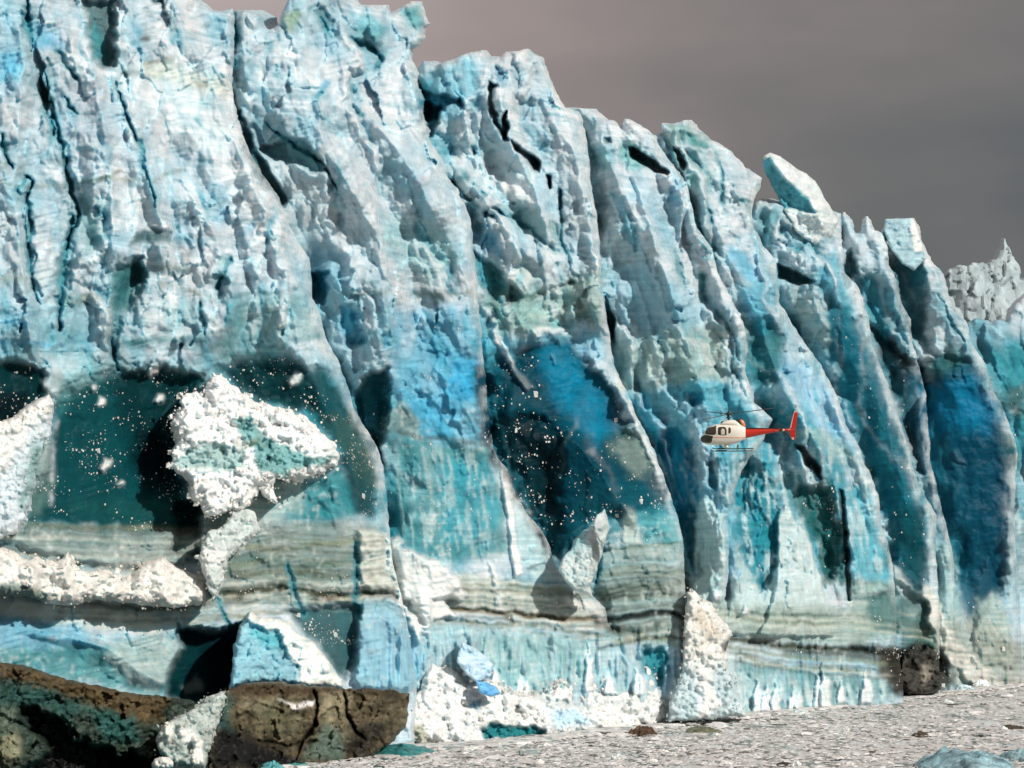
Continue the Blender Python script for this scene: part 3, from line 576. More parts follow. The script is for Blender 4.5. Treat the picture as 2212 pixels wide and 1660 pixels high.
Z([(1810, 770), (1850, 765), (1870, 850), (1850, 900), (1820, 850)], (.02, .33, .48), 14, .75)
Z([(1850, 900), (1900, 890), (1960, 1000), (1985, 1100), (1950, 1150), (1920, 1060), (1880, 980)], (.015, .21, .27), 16, .8, fleck=.2)
Z([(1905, 1170), (1960, 1160), (2000, 1240), (1950, 1240), (1915, 1220)], (.01, .15, .19), 10, .8)
Z([(1825, 560), (1840, 540), (1850, 590), (1830, 620)], (.02, .18, .2), 6, .9, h=-2)
Z([(1845, 600), (1890, 590), (1930, 640), (1945, 700), (1975, 760), (1960, 780), (1900, 740), (1880, 680), (1855, 620)], (.015, .20, .26), 12, .9, 8, h=-2, fleck=.08)
Z([(1880, 700), (1930, 740), (1990, 790), (2010, 830), (1975, 900), (1990, 1020), (1965, 960), (1940, 880), (1905, 790)], (.004, .025, .035), 12, .95, 8, h=-4)  # recess between the ribs, its shadow painted near black
Z([(1920, 560), (1990, 570), (2000, 640), (1995, 720), (2020, 770), (1960, 720), (1940, 640)], (.01, .15, .19), 12, .9, 8, h=-2)
Z([(1975, 560), (2010, 580), (2000, 620), (1970, 610)], (.02, .26, .33), 12, .7)
Z([(1960, 800), (2040, 760), (2120, 790), (2150, 880), (2190, 960), (2190, 1060), (2180, 1200), (2160, 1300), (2100, 1350), (2050, 1250), (2010, 1100), (1980, 1000), (1960, 900)], (.006, .12, .20), 14, .95, 10, h=-1.5, fleck=.18)
Z([(1990, 850), (2100, 820), (2160, 900), (2120, 940), (2010, 930)], (.015, .24, .42), 24, .85)
for yy in (840, 862, 885, 905): LN([(1985, yy), (2060, yy - 4), (2150, yy)], 3, (.04, .26, .38), .5, broken=.8)
Z([(2120, 930), (2190, 950), (2195, 1010), (2150, 1000)], (.02, .15, .11), 16, .8, fleck=.3)
LN([(2150, 1010), (2192, 985)], 4, DOLIVE, .8)
Z([(2058, 970), (2066, 972), (2085, 1005), (2065, 1000)], WHITE, 3, .9, 5, h=.5); Z([(1990, 760), (2010, 770), (2020, 830), (2040, 850), (2000, 820)], (.45, .46, .42), 6, .8, 9)
Z([(2060, 1040), (2120, 1100), (2150, 1240), (2080, 1250), (2060, 1150)], (.004, .06, .08), 20, .8, fleck=.3)
Z([(2020, 1180), (2060, 1170), (2075, 1300), (2070, 1400), (2040, 1400), (2025, 1290)], (.26, .42, .42), 7, .85, 8, h=1, fleck=.25)
Z([(2110, 1250), (2130, 1210), (2150, 1280), (2180, 1330), (2190, 1440), (2120, 1440), (2105, 1340)], (.32, .42, .38), 9, .8, 9, h=1, fleck=.3)
Z([(2180, 1000), (2200, 1080), (2212, 1150), (2240, 1300), (2200, 1280), (2186, 1150)], (.42, .50, .50), 9, .7, 8)
Z([(2000, 800), (2060, 740), (2090, 780), (2060, 800), (2020, 830)], (.03, .14, .13), 12, .8)
Z([(2120, 760), (2200, 740), (2320, 760), (2320, 1000), (2212, 980), (2180, 900), (2140, 830)], (.03, .25, .30), 20, .85, fleck=.2)
Z([(2145, 850), (2212, 830), (2212, 900), (2180, 900)], (.10, .13, .11), 14, .7)
Z([(1960, 1330), (2100, 1330), (2220, 1400), (2220, 1490), (2000, 1490)], (.28, .31, .26), 20, .7, 10, fleck=.5)
Z([(1935, 1290), (1985, 1270), (2020, 1330), (2025, 1400), (1950, 1400)], (.05, .19, .17), 12, .8, fleck=.2)
Z([(1925, 1215), (1945, 1208), (1965, 1240), (2010, 1268), (2026, 1290), (2040, 1340), (2080, 1400), (2140, 1450), (2170, 1485), (2110, 1490), (2050, 1430), (2015, 1370), (2000, 1300), (1950, 1262), (1930, 1250)], (.60, .60, .55), 5, .9, 8, h=1.6, fleck=.3)

Z([(450, 1050), (560, 1040), (650, 1030), (660, 1090), (600, 1130), (520, 1150), (450, 1160), (430, 1110)], (.36, .47, .46), 14, .8, 14, h=.6, fleck=.6)
for pts in ([(-120, 1160), (160, 1180), (360, 1190), (480, 1270), (470, 1330), (-120, 1310)], [(1460, 1250), (1530, 1270), (1610, 1370), (1600, 1450), (1540, 1500), (1470, 1480)]):
    Z(pts, (.46, .54, .53), 26, .34, 30, fleck=.5)
for x_, y_, w_, h_ in ((1640, 1545, 16, 130), (1688, 1540, 9, 90), (1735, 1536, 12, 75), (1795, 1530, 10, 80), (1870, 1520, 9, 60), (1120, 1500, 10, 90), (1200, 1500, 8, 70), (1270, 1495, 12, 110), (1330, 1500, 10, 90), (1385, 1500, 9, 80), (1060, 1480, 8, 60), (1508, 1555, 12, 100), (1545, 1548, 9, 70), (1580, 1545, 14, 110), (1625, 1540, 8, 60), (1655, 1540, 11, 85), (1700, 1535, 7, 50), (1470, 1556, 10, 90), (1760, 1530, 9, 60), (1830, 1520, 8, 50), (1560, 1300, 12, 60), (1610, 1330, 9, 50)):
    w_ *= .7 + 1.1 * random.random(); h_ *= .45 + .9 * random.random(); x_ += random.uniform(-14, 14); k_ = random.uniform(-9, 9)
    Z([(x_ - w_, y_), (x_ - w_ * .7 + k_ * .4, y_ - h_ * .5), (x_ - w_ * .1 + k_, y_ - h_), (x_ + w_ * .2 + k_ * .5, y_ - h_ * .62), (x_ + w_ * .6, y_ - h_ * .7), (x_ + w_ * 1.2, y_)], (.74, .76, .76), 3, .95, 7, h=.9, fleck=0)
Z([(1790, 640), (1856, 690), (1896, 800), (1946, 940), (1985, 1080), (2008, 1200), (1990, 1290), (1940, 1240), (1915, 1150), (1890, 1050), (1850, 950), (1812, 850), (1785, 760)], (.004, .15, .22), 10, .9, 16, h=-1, hsoft=24, fleck=.2)
Z([(1930, 1090), (1990, 1100), (2012, 1210), (1990, 1280), (1945, 1240)], (.002, .075, .10), 20, .85, 10)
Z([(1575, 1000), (1640, 1005), (1682, 1080), (1676, 1230), (1650, 1292), (1612, 1220), (1590, 1120)], (.012, .21, .27), 5, .9, 14, h=-.7, fleck=.3)
Z([(1718, 1040), (1800, 1040), (1832, 1250), (1792, 1272), (1764, 1180), (1740, 1120)], (.015, .15, .155), 5, .78, 14, h=-.5, fleck=.34)
Z([(1500, 880), (1525, 880), (1530, 1010), (1512, 1080), (1500, 1010)], (.30, .48, .56), 6, .8, 8, h=.6)
Z([(1980, 860), (2060, 800), (2130, 850), (2178, 960), (2180, 1100), (2170, 1260), (2110, 1300), (2060, 1200), (2010, 1060)], (.003, .085, .155), 16, .95, 18, h=-.6, hsoft=30, fleck=.12)
Z([(2000, 850), (2100, 820), (2150, 880), (2130, 930), (2020, 930)], (.004, .17, .32), 26, .85)
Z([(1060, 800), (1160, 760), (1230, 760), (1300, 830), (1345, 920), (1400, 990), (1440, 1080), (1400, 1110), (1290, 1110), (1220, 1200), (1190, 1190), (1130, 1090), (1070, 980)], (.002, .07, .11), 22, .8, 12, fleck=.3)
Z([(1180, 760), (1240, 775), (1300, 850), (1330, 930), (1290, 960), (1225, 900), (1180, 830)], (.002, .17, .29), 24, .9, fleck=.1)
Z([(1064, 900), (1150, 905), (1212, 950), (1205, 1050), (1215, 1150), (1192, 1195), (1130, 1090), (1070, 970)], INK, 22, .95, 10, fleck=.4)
Z([(1320, 960), (1365, 940), (1405, 990), (1390, 1030), (1340, 1010)], (.20, .28, .25), 10, .6, fleck=.7)
# ---- thin sediment layers running along the foot of the cliff
rb = random.Random(3)
def strata(path, o0, o1, n, dk=.8):
    for i in range(n):
        o_ = o0 + (o1 - o0) * (i + rb.uniform(-.3, .3)) / n; c_ = rb.choice([OLIVE, DOLIVE, DOLIVE, (.07, .09, .07), (.09, .085, .055), (.55, .55, .46), (.16, .22, .20)])
        LN([(x_, y_ + o_ * (1 + .1 * math.sin(x_ / 90))) for x_, y_ in path], rb.uniform(1.6, 4.2), c_, dk * rb.uniform(.6, 1), broken=rb.choice([0, .3, .7]), warp=4, depth=.12)
pA = [(440, 1287), (520, 1280), (610, 1270), (700, 1284), (760, 1286), (830, 1276), (856, 1288)]
pB = [(858, 1292), (890, 1308), (940, 1314), (989, 1317), (1089, 1323), (1135, 1328), (1220, 1336), (1311, 1337)]
pC = [(1290, 1345), (1329, 1338), (1380, 1330), (1436, 1324), (1462, 1328), (1486, 1338)]
pE = [(1500, 1366), (1570, 1378), (1640, 1390), (1671, 1395), (1760, 1402), (1842, 1404), (1932, 1416), (2030, 1428)]
strata(pA, -112, 44, 17); strata(pB, -70, 46, 12); strata(pC, -105, 60, 18, .9); strata(pE, -70, 62, 15, .9)
strata([(-20, 1180), (130, 1182), (300, 1190), (430, 1186)], -45, 38, 9, .6); strata([(120, 1316), (300, 1326), (450, 1318), (560, 1310)], -14, 26, 6, .8)
strata([(1940, 1420), (2020, 1428), (2120, 1440), (2230, 1450)], -90, 40, 9, .6)
LN(pA, 4.5, DOLIVE, .95, depth=.4, warp=4, fleck=.3); LN(pB, 4.5, BROWN, .95, depth=.4, warp=4, fleck=.3); LN(pC, 5, BLACK, .95, depth=.5, warp=4); LN(pE, 4.5, DOLIVE, .95, depth=.4, warp=4)
LN([(1840, 1403), (1930, 1414), (2025, 1426)], 9, BLACK, .8, depth=.4)
Z([(1920, 1405), (1990, 1395), (2040, 1410), (2060, 1480), (2020, 1500), (1930, 1498)], (.03, .027, .02), 12, .9, 12, h=-1.2, fleck=.4)
Z([(1486, 1440), (1580, 1405), (1600, 1480), (1610, 1550), (1440, 1560), (1450, 1490)], (.50, .60, .62), 12, .85, 12, fleck=.4, streak=.8, h=.6)
# white crushed apron plastered over the foot of the tall buttress
Z([(835, 1160), (862, 1168), (900, 1200), (960, 1222), (990, 1250), (1004, 1290), (960, 1300), (985, 1330), (930, 1340), (905, 1390), (880, 1340), (862, 1290), (846, 1230)], WHITE, 5, .95, 14, h=1.6, fleck=0)
Z([(1218, 1290), (1290, 1300), (1316, 1345), (1280, 1330), (1230, 1310)], WHITE, 8, .6, 10)
# ---- more hollows traced from the upper faces
Z([(1276, 320), (1300, 316), (1326, 330), (1324, 365), (1300, 372), (1280, 350)], (.20, .42, .45), 9, .75, h=-.8)
Z([(1302, 298), (1318, 300), (1320, 310), (1306, 311)], TEAL, 4, .8, 4, h=-1)
Z([(1320, 412), (1345, 428), (1366, 470), (1382, 510), (1374, 538), (1356, 526), (1345, 480)], (.16, .40, .50), 8, .8, 8, h=-1.6)
Z([(1483, 323), (1505, 325), (1516, 360), (1512, 400), (1494, 404), (1485, 370)], (.14, .34, .33), 8, .75, h=-1)
Z([(1457, 318), (1470, 322), (1484, 350), (1480, 366), (1466, 350)], (.03, .09, .06), 5, .8, 6, h=-1.6)
Z([(1483, 290), (1520, 296), (1542, 316), (1520, 324), (1490, 312)], (.05, .24, .24), 6, .8, 6, h=-.8)
Z([(1066, 380), (1100, 392), (1146, 430), (1150, 446), (1110, 438), (1080, 410)], (.72, .70, .67), 9, .8, 10, h=.6)
Z([(1100, 440), (1160, 455), (1202, 490), (1212, 522), (1150, 502), (1110, 470)], (.16, .33, .32), 12, .65, 12, h=-.6)
Z([(518, 240), (545, 300), (562, 340), (592, 385), (620, 430), (612, 448), (580, 412), (548, 372), (526, 310)], (.01, .11, .13), 6, .9, 8, h=-2.6)
Z([(84, 168), (104, 200), (104, 222), (92, 222), (84, 205)], (.01, .12, .15), 5, .9, 4, h=-2)
Z([(46, 22), (60, 30), (58, 64), (46, 58)], (.02, .2, .28), 6, .85, h=-1.5)
Z([(100, 175), (240, 165), (246, 380), (150, 372), (128, 300)], (.42, .50, .56), 16, .65)
for i, yy in enumerate(range(170, 380, 11)):
    LN([(108, yy + 34), (170, yy + 16), (240, yy - 6)], 3.0, (.22, .40, .50) if i % 2 else (.33, .46, .55), .6, broken=1.0, warp=5)
for i, yy in enumerate(range(240, 560, 13)):
    LN([(690, yy + 8), (800, yy + 2), (930, yy + 26)], 3.0, (.34, .47, .54), .5, broken=1.2, warp=6)
for i, yy in enumerate(range(90, 210, 12)):
    LN([(600, yy + 60), (660, yy + 20), (700, yy - 40)], 3.4, (.28, .45, .52), .55, broken=1.1, warp=6)
for i, yy in enumerate(range(360, 700, 15)):
    LN([(1330, yy + 10), (1440, yy + 2), (1620, yy - 4)], 3.2, (.30, .46, .53), .5, broken=1.2, warp=8)
for i, yy in enumerate(range(480, 640, 12)):
    LN([(1700, yy + 60), (1760, yy + 20), (1815, yy - 20)], 3.4, (.10, .30, .38), .55, broken=1.1, warp=6)
Z([(255, 575), (300, 560), (312, 600), (285, 650), (262, 690), (250, 775), (236, 740), (246, 650)], (.03, .19, .20), 12, .8, 8, h=-2)
Z([(345, 640), (420, 650), (425, 700), (350, 720)], (.24, .42, .44), 14, .6, 10)
Z([(470, 560), (500, 556), (490, 620), (472, 660), (462, 610)], (.20, .40, .45), 8, .7, h=-1)
Z([(508, 655), (620, 620), (660, 640), (690, 720), (560, 770), (470, 780), (480, 720)], (.16, .36, .38), 20, .6, 12)
Z([(168, 430), (218, 420), (222, 545), (190, 550)], (.10, .30, .32), 16, .6, 8, h=-1)
# ---- crevasses and joints
CR = (.05, .25, .31)
for pts, wd, dp in (([(58, 0), (62, 60), (70, 110)], 6, 3), ([(84, 160), (96, 200), (100, 225), (116, 290)], 6, 4), ([(97, 157), (110, 220), (132, 315), (143, 358), (157, 419), (172, 462), (160, 500), (146, 540)], 4.5, 3.5),
        ([(160, 470), (140, 560), (130, 640), (129, 715)], 10, 4), ([(251, 182), (272, 243), (301, 305), (319, 379), (336, 450)], 4, 3), ([(0, 293), (11, 330), (24, 362)], 4, 3), ([(60, 378), (68, 395), (62, 430), (64, 501), (62, 560), (72, 620), (84, 655)], 5, 3.5),
        ([(38, 415), (60, 385)], 3, 2), ([(573, 265), (616, 301), (660, 330), (702, 361), (712, 385), (729, 421)], 3, 2.5), ([(759, 80), (785, 96), (812, 113)], 6, 3), ([(816, 118), (824, 132), (808, 148)], 4, 2), ([(756, 172), (763, 229), (781, 252)], 2.5, 1.5),
        ([(696, 205), (684, 210)], 3, 1.5), ([(716, 80), (700, 50), (690, 40)], 4, 2), ([(505, 25), (512, 80), (506, 140)], 3.5, 3), ([(140, 210), (155, 235), (170, 250)], 3, 2), ([(125, 110), (150, 150), (165, 170)], 3, 1.5),
        ([(1013, 310), (1024, 335)], 3, 1.5), ([(1500, 465), (1514, 498), (1538, 545), (1545, 562)], 5, 2.5), ([(1459, 542), (1474, 606)], 4, 2), ([(1524, 433), (1530, 455), (1537, 478)], 3, 1.5), ([(1515, 595), (1522, 650)], 4, 1.5),
        ([(1545, 330), (1560, 370), (1562, 440)], 2.5, 1), ([(1600, 430), (1618, 440), (1622, 465)], 3, 1), ([(1700, 560), (1730, 600), (1770, 620)], 4, 2), ([(1800, 460), (1740, 520), (1716, 545)], 3, 1.2), ([(1745, 470), (1762, 490), (1800, 510)], 3, 1.2),
        ([(622, 1050 + 170), (640, 1290), (655, 1330)], 3, 1), ([(455, 1240), (470, 1300), (488, 1340), (500, 1365)], 3, 1.2), ([(770, 1175), (768, 1290), (778, 1340)], 3, .8), ([(1720, 900), (1722, 880)], 3, 1), ([(430, 655), (440, 700), (442, 720)], 5, 2),
        ([(245, 690), (240, 740), (252, 800)], 6, 2.5), ([(470, 620), (480, 600), (500, 560)], 3, 1.5), ([(1210, 455), (1212, 520), (1230, 570)], 2, 1), ([(1060, 470), (1010, 430), (975, 390)], 3, 1.2), ([(1000, 375), (1060, 440), (1150, 500), (1205, 545)], 4, 1.5),
        ([(2030, 640), (2050, 680), (2080, 740)], 4, 2), ([(1300, 1130), (1296, 1200), (1288, 1260)], 5, 2)):
    LN(pts, wd * 3.2, (.10, .32, .37), .42, 0, warp=7); LN(pts, wd * 1.45, (.025, .20, .24), .9, dp * .36 + .3, warp=7)
# ---- buttress edges inside the faces: sunlit on the right, shaded on the left
for pts, wl, wr, h in (([(40, -60), (50, 150), (30, 400), (60, 700), (100, 900)], 60, 30, 3), ([(150, 0), (200, 150), (235, 330), (245, 520), (235, 700)], 90, 40, 3.5), ([(245, 130), (300, 300), (345, 470), (360, 640)], 60, 30, 3),
        ([(420, 150), (520, 330), (600, 520), (650, 760), (740, 960), (800, 1150)], 150, 60, 6), ([(360, 330), (460, 500), (505, 640), (455, 800)], 110, 40, 4), ([(270, 400), (290, 500), (250, 650), (240, 780)], 50, 30, 2.5),
        ([(640, 60), (700, 300), (820, 520), (835, 700), (830, 900)], 110, 60, 5), ([(760, 200), (900, 380), (960, 520)], 90, 60, 4), ([(880, 60), (880, 200), (940, 400), (1010, 620), (1030, 900), (1060, 1100)], 120, 60, 5),
        ([(1070, 120), (1090, 280), (1160, 420), (1200, 560)], 60, 40, 4), ([(1150, 180), (1240, 330), (1290, 560), (1300, 760)], 80, 40, 4), ([(960, 330), (1060, 450), (1180, 600)], 60, 40, 3.5),
        ([(1340, 280), (1400, 480), (1470, 700), (1520, 860), (1560, 1000)], 80, 50, 4.5), ([(1290, 250), (1340, 420), (1380, 560)], 60, 30, 3), ([(1480, 320), (1560, 520), (1640, 700), (1700, 860), (1840, 1040)], 90, 50, 5),
        ([(1560, 330), (1640, 560), (1700, 720)], 60, 40, 4), ([(1700, 860), (1790, 1000), (1840, 1180), (1860, 1330)], 80, 40, 4), ([(1560, 900), (1580, 1100), (1590, 1280)], 70, 30, 3.5),
        ([(1780, 470), (1810, 640), (1850, 760), (1910, 900), (1960, 1080), (2000, 1240)], 110, 40, 5), ([(2060, 700), (2140, 860), (2180, 1050), (2180, 1300)], 130, 40, 6), ([(1990, 520), (2040, 640), (2100, 780)], 70, 30, 4),
        ([(1200, 900), (1290, 1010), (1380, 1150)], 120, 80, 4), ([(60, 1350), (230, 1400), (380, 1500)], 90, 60, 2)):
    RG(pts, wl, wr, h)

H0 = G.H.copy(); CK = 1 - .85 * G.K
# common weathered relief (metres, positive towards the viewer)
Xf = X - (.05 + .27 * np.clip(X / 800, 0, 1)) * (Y - 600); wob = fbm(X / 70, Y / 90, 3, 71)
smooth_low = 1 - .45 * sstep(700, 950, Y)
cal = .30 + .85 * sstep(-.2, .4, fbm(X / 120, Y / 120, 3, 77))       # calm and broken stretches
for pts in ([(255, 160), (420, 150), (530, 290), (620, 450), (660, 560), (560, 500), (430, 400), (330, 340)], [(640, 180), (900, 250), (1000, 480), (860, 560), (740, 380)], [(100, 190), (230, 165), (240, 360), (150, 370)]):
    d_, _, _, in_ = seg_field(pts, X, Y); cal = cal * (1 - .72 * sstep(-10, 50, np.where(in_, d_, -d_)))
G.H += 1.3 * (.45 + .55 * np.clip(cal, 0, 1)) * facets(Xf / 66 + wob, Y / 190, 201, 1.25, .62) * smooth_low
G.H += .30 * facets(Xf / 30 + wob * .8, Y / 70 + X / 220, 202, 1.3, .6) * smooth_low * cal
Wx = .25 * fbm(X / 40, Y / 60, 2, 205); Wy = .25 * fbm(X / 40 + 9, Y / 60, 2, 206); hi_ = .35 + .65 * sstep(980, 760, Y)
ph, pv = planes((Xf + .25 * Y * 0) / 74 + Wx, (Y + .35 * X) / 150 + Wy, 211); G.H += 1.6 * (.45 + .55 * np.clip(cal, 0, 1)) * ph * hi_; G.C *= (1 + .13 * (pv - .5) * hi_)[..., None]
ph, pv = planes((Xf - .1 * Y) / 33 + Wx * 1.6, (Y + .3 * X) / 58 + Wy * 1.6, 212); G.H += .62 * ph * cal * hi_; G.C *= (1 + .11 * (pv - .5) * hi_)[..., None]
ph, pv = planes(Xf / 15 + Wx * 2, (Y + .2 * X) / 22 + Wy * 2, 213); G.H += .20 * ph * cal; G.C *= (1 + .08 * (pv - .5) * hi_)[..., None]
G.H += .26 * fbm(Xf / 24, Y / 50, 4, 72, .5) + .9 * fbm(Xf / 90, Y / 150, 3, 74)
# thin layers of the flow stand out as fine ledges
led = fbm(X / 300, (Y + .26 * X) / 7.0, 3, 78, .6); G.H += .13 * led * sstep(-.1, .3, fbm(X / 70, Y / 60, 2, 79))
# knife-edged fins: each rises slowly from the left and breaks off to the right
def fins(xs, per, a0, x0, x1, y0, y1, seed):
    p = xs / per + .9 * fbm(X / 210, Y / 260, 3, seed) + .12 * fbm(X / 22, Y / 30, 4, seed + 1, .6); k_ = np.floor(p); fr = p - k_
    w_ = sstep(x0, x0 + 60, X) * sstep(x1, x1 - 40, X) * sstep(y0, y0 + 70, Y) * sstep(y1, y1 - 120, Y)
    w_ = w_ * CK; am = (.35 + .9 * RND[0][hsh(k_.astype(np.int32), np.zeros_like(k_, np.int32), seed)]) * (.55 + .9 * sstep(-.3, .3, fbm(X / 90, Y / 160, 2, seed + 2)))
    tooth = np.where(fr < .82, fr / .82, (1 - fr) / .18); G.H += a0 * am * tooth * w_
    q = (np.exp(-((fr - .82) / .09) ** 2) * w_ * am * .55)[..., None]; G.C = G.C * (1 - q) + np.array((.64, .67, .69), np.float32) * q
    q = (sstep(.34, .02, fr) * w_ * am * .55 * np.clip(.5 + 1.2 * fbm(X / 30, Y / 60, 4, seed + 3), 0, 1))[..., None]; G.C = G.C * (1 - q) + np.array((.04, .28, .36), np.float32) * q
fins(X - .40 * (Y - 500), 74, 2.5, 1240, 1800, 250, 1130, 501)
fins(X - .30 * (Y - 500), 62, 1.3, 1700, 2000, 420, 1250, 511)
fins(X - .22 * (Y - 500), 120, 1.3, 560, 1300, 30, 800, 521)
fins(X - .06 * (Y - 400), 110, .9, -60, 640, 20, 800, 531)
# frost scraped into vertical streaks on the steep clear ice
for (xa, xb, ya, yb, c_) in ((1470, 2230, 930, 1330, (.46, .57, .58)), (825, 1095, 940, 1260, (.50, .60, .60)), (1500, 1960, 1440, 1560, (.52, .62, .62)), (900, 1410, 1360, 1500, (.60, .68, .70))):
    wv = sstep(xa, xa + 50, X) * sstep(xb, xb - 50, X) * sstep(ya, ya + 60, Y) * sstep(yb, yb - 50, Y)
    q = sstep(.10, .30, fbm((X - .12 * Y) / 13, Y / 85, 5, 87, .6)) * wv * (.75 if xa > 1400 else .45) * np.clip(1 - 1.1 * G.K, 0, 1)
    G.C = G.C * (1 - q[..., None]) + np.array(c_, np.float32) * q[..., None]; G.H += .35 * q
sc_ = sstep(.30, .44, fbm((X + Y * .1) / 9, Y / 14, 5, 88, .65)) * sstep(780, 900, Y) * .4 * sstep(-.05, .3, fbm(X / 70, Y / 70, 3, 188)) * np.clip(1 - 1.1 * G.K, 0, 1)         # scattered chips of white ice
G.C = G.C * (1 - sc_[..., None]) + np.array((.62, .65, .62), np.float32) * sc_[..., None]
bs_ = sstep(.12, .45, fbm((X - .3 * Y) / 30, Y / 60, 5, 89, .62)) * sstep(900, 700, Y) * .34 * CK          # bluer clear patches high up
G.C = G.C * (1 - bs_[..., None]) + np.array((.17, .42, .52), np.float32) * bs_[..., None]
# the bare steep face between x 770 and 1440 near the water is broken into vertical flutes
G.H += .5 * sstep(1330, 1400, Y) * sstep(760, 840, X) * fbm(X / 10, Y / 80, 3, 75)
del t

def blur(a):
    p = np.pad(a, ((1, 1), (1, 1)) + ((0, 0),) * (a.ndim - 2), 'edge'); p = p[:-2] * .25 + p[1:-1] * .5 + p[2:] * .25
    return p[:, :-2] * .25 + p[:, 1:-1] * .5 + p[:, 2:] * .25
G.H = H0 + (G.H - H0) * (1 - .72 * G.K); G.C = blur(G.C)
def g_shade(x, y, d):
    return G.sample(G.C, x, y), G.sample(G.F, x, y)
YW = lambda x: np.interp(x, [-100, 0, 500, 640, 840, 1000, 1430, 1700, 1950, 2300], [1688, 1678, 1664, 1652, 1612, 1612, 1564, 1534, 1504, 1466])
DW = lambda x: 6272.4 * CZ / (YW(x) - HY)      # distance of the water's edge under view column x

def right_edge(pts):
    P = np.array(pts, float); ys = np.arange(-150, 1800, 4.0); xs = np.full(len(ys), -400.0)
    for i in range(len(P)):
        (ax, ay), (bx, by) = P[i], P[(i + 1) % len(P)]
        if ay == by: continue
        m = (ys >= min(ay, by)) & (ys < max(ay, by)); xs[m] = np.maximum(xs[m], ax + (bx - ax) * (ys[m] - ay) / (by - ay))
    return ys, xs
PREV = [None]
def layer(name, outline, x0, D0, kx, lean=.16, amp=3.4, seed=0, mat=M_ICE, thick=24, edge=20, edge_d=3.0, parent=None, label=None, relief_k=1.0, step=2.5):
    prev = PREV[0]; me_ = right_edge(outline)
    def gap(x, y):
        if prev is None: return np.full(x.shape, 400.0)
        return np.maximum(x - np.interp(y, *prev), -40)
    def depth(x, y, d):
        D = D0 + kx * (x - x0); z = CZ + (HY - y) / FPX * D
        cut = sstep(1420, 1250, y)
        rec = 6.5 * np.exp(-np.maximum(gap(x, y), 0) / 42) * cut * (.75 + .5 * fbm(x / 60, y / 110, 2, 95))
        return D + rec + lean * np.clip(z, 0, 90) - relief_k * G.sample(G.H, x, y)
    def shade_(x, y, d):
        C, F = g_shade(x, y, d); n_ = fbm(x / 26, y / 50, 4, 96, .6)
        m = (np.exp(-np.maximum(gap(x, y), 0) / 34) * np.clip(.75 + 1.3 * n_, 0, 1) * sstep(1380, 1200, y) * .8)[:, None]  # margin beside the nearer rib tinted teal: recess shade put into the colour
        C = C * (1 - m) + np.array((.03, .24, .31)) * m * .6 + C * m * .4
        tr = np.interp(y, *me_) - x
        q = (np.exp(-(np.maximum(tr, 0) / 16) ** 1.5) * np.clip(.55 + 1.1 * n_, 0, 1) * .75 * sstep(1420, 1150, y))[:, None]  # right crest whitened: its sunlit edge put into the colour
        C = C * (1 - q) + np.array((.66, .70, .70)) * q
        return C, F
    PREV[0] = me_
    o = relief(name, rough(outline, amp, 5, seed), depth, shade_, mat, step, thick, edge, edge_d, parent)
    if label: o['label'] = label
    # chips of white ice caught on the steep clear faces
    me = o.data; n_ = len(me.vertices); co = np.empty(n_ * 3, np.float32); me.vertices.foreach_get('co', co); co = co.reshape(-1, 3) + np.array(o.location, np.float32)
    ca = np.empty(n_ * 4, np.float32); me.color_attributes['ice'].data.foreach_get('color', ca); ca = ca.reshape(-1, 4)
    rc = np.random.RandomState(seed + 1); cl = fbm(co[:, 0] / 3.2, co[:, 2] / 2.6, 3, 301)
    p = np.clip((ca[:, 3] - .16) * 2.2, 0, 1) * np.clip(.35 + 1.8 * cl, .03, 1.6) * np.where(ca[:, :3].mean(1) < .16, 1.0, .10)
    pick = np.nonzero(rc.rand(n_) < p * .17)[0]
    if len(pick) > 8:
        m_ = len(pick); B = np.array([(-1, -1, -1), (1, -1, -1), (1, 1, -1), (-1, 1, -1), (-1, -1, 1), (1, -1, 1), (1, 1, 1), (-1, 1, 1)], np.float32)
        sz = (.022 + .060 * rc.rand(m_) ** 3 + .14 * (rc.rand(m_) < .008))[:, None, None] * (co[pick, 1] / 330)[:, None, None]
        V = co[pick][:, None, :] + np.array((0, -.06, 0)) + (B[None] + rc.uniform(-.45, .45, (m_, 8, 3))) * sz * np.array((1, .8, 1.35))
        F = (np.array([(0, 3, 2, 1), (4, 5, 6, 7), (0, 1, 5, 4), (1, 2, 6, 5), (2, 3, 7, 6), (3, 0, 4, 7)])[None] + (np.arange(m_) * 8)[:, None, None]).reshape(-1, 4)
        C = np.repeat(np.array([(.74, .75, .73, 0)], np.float32), m_ * 8, 0)
        c = mesh_np('ice_chips', V.reshape(-1, 3) - np.array(o.location), F, M_SNOW, C, o, False); c['kind'] = 'stuff'
    return o

glacier = tag(empty('glacier', (0, 330, 0)), 'blue and white glacier front of leaning ice ribs rising from the water', kind='structure')
gl_inv = True
def child(o):
    o.parent = glacier; o.matrix_parent_inverse = Matrix.Translation(-Vector(glacier.location)); return o

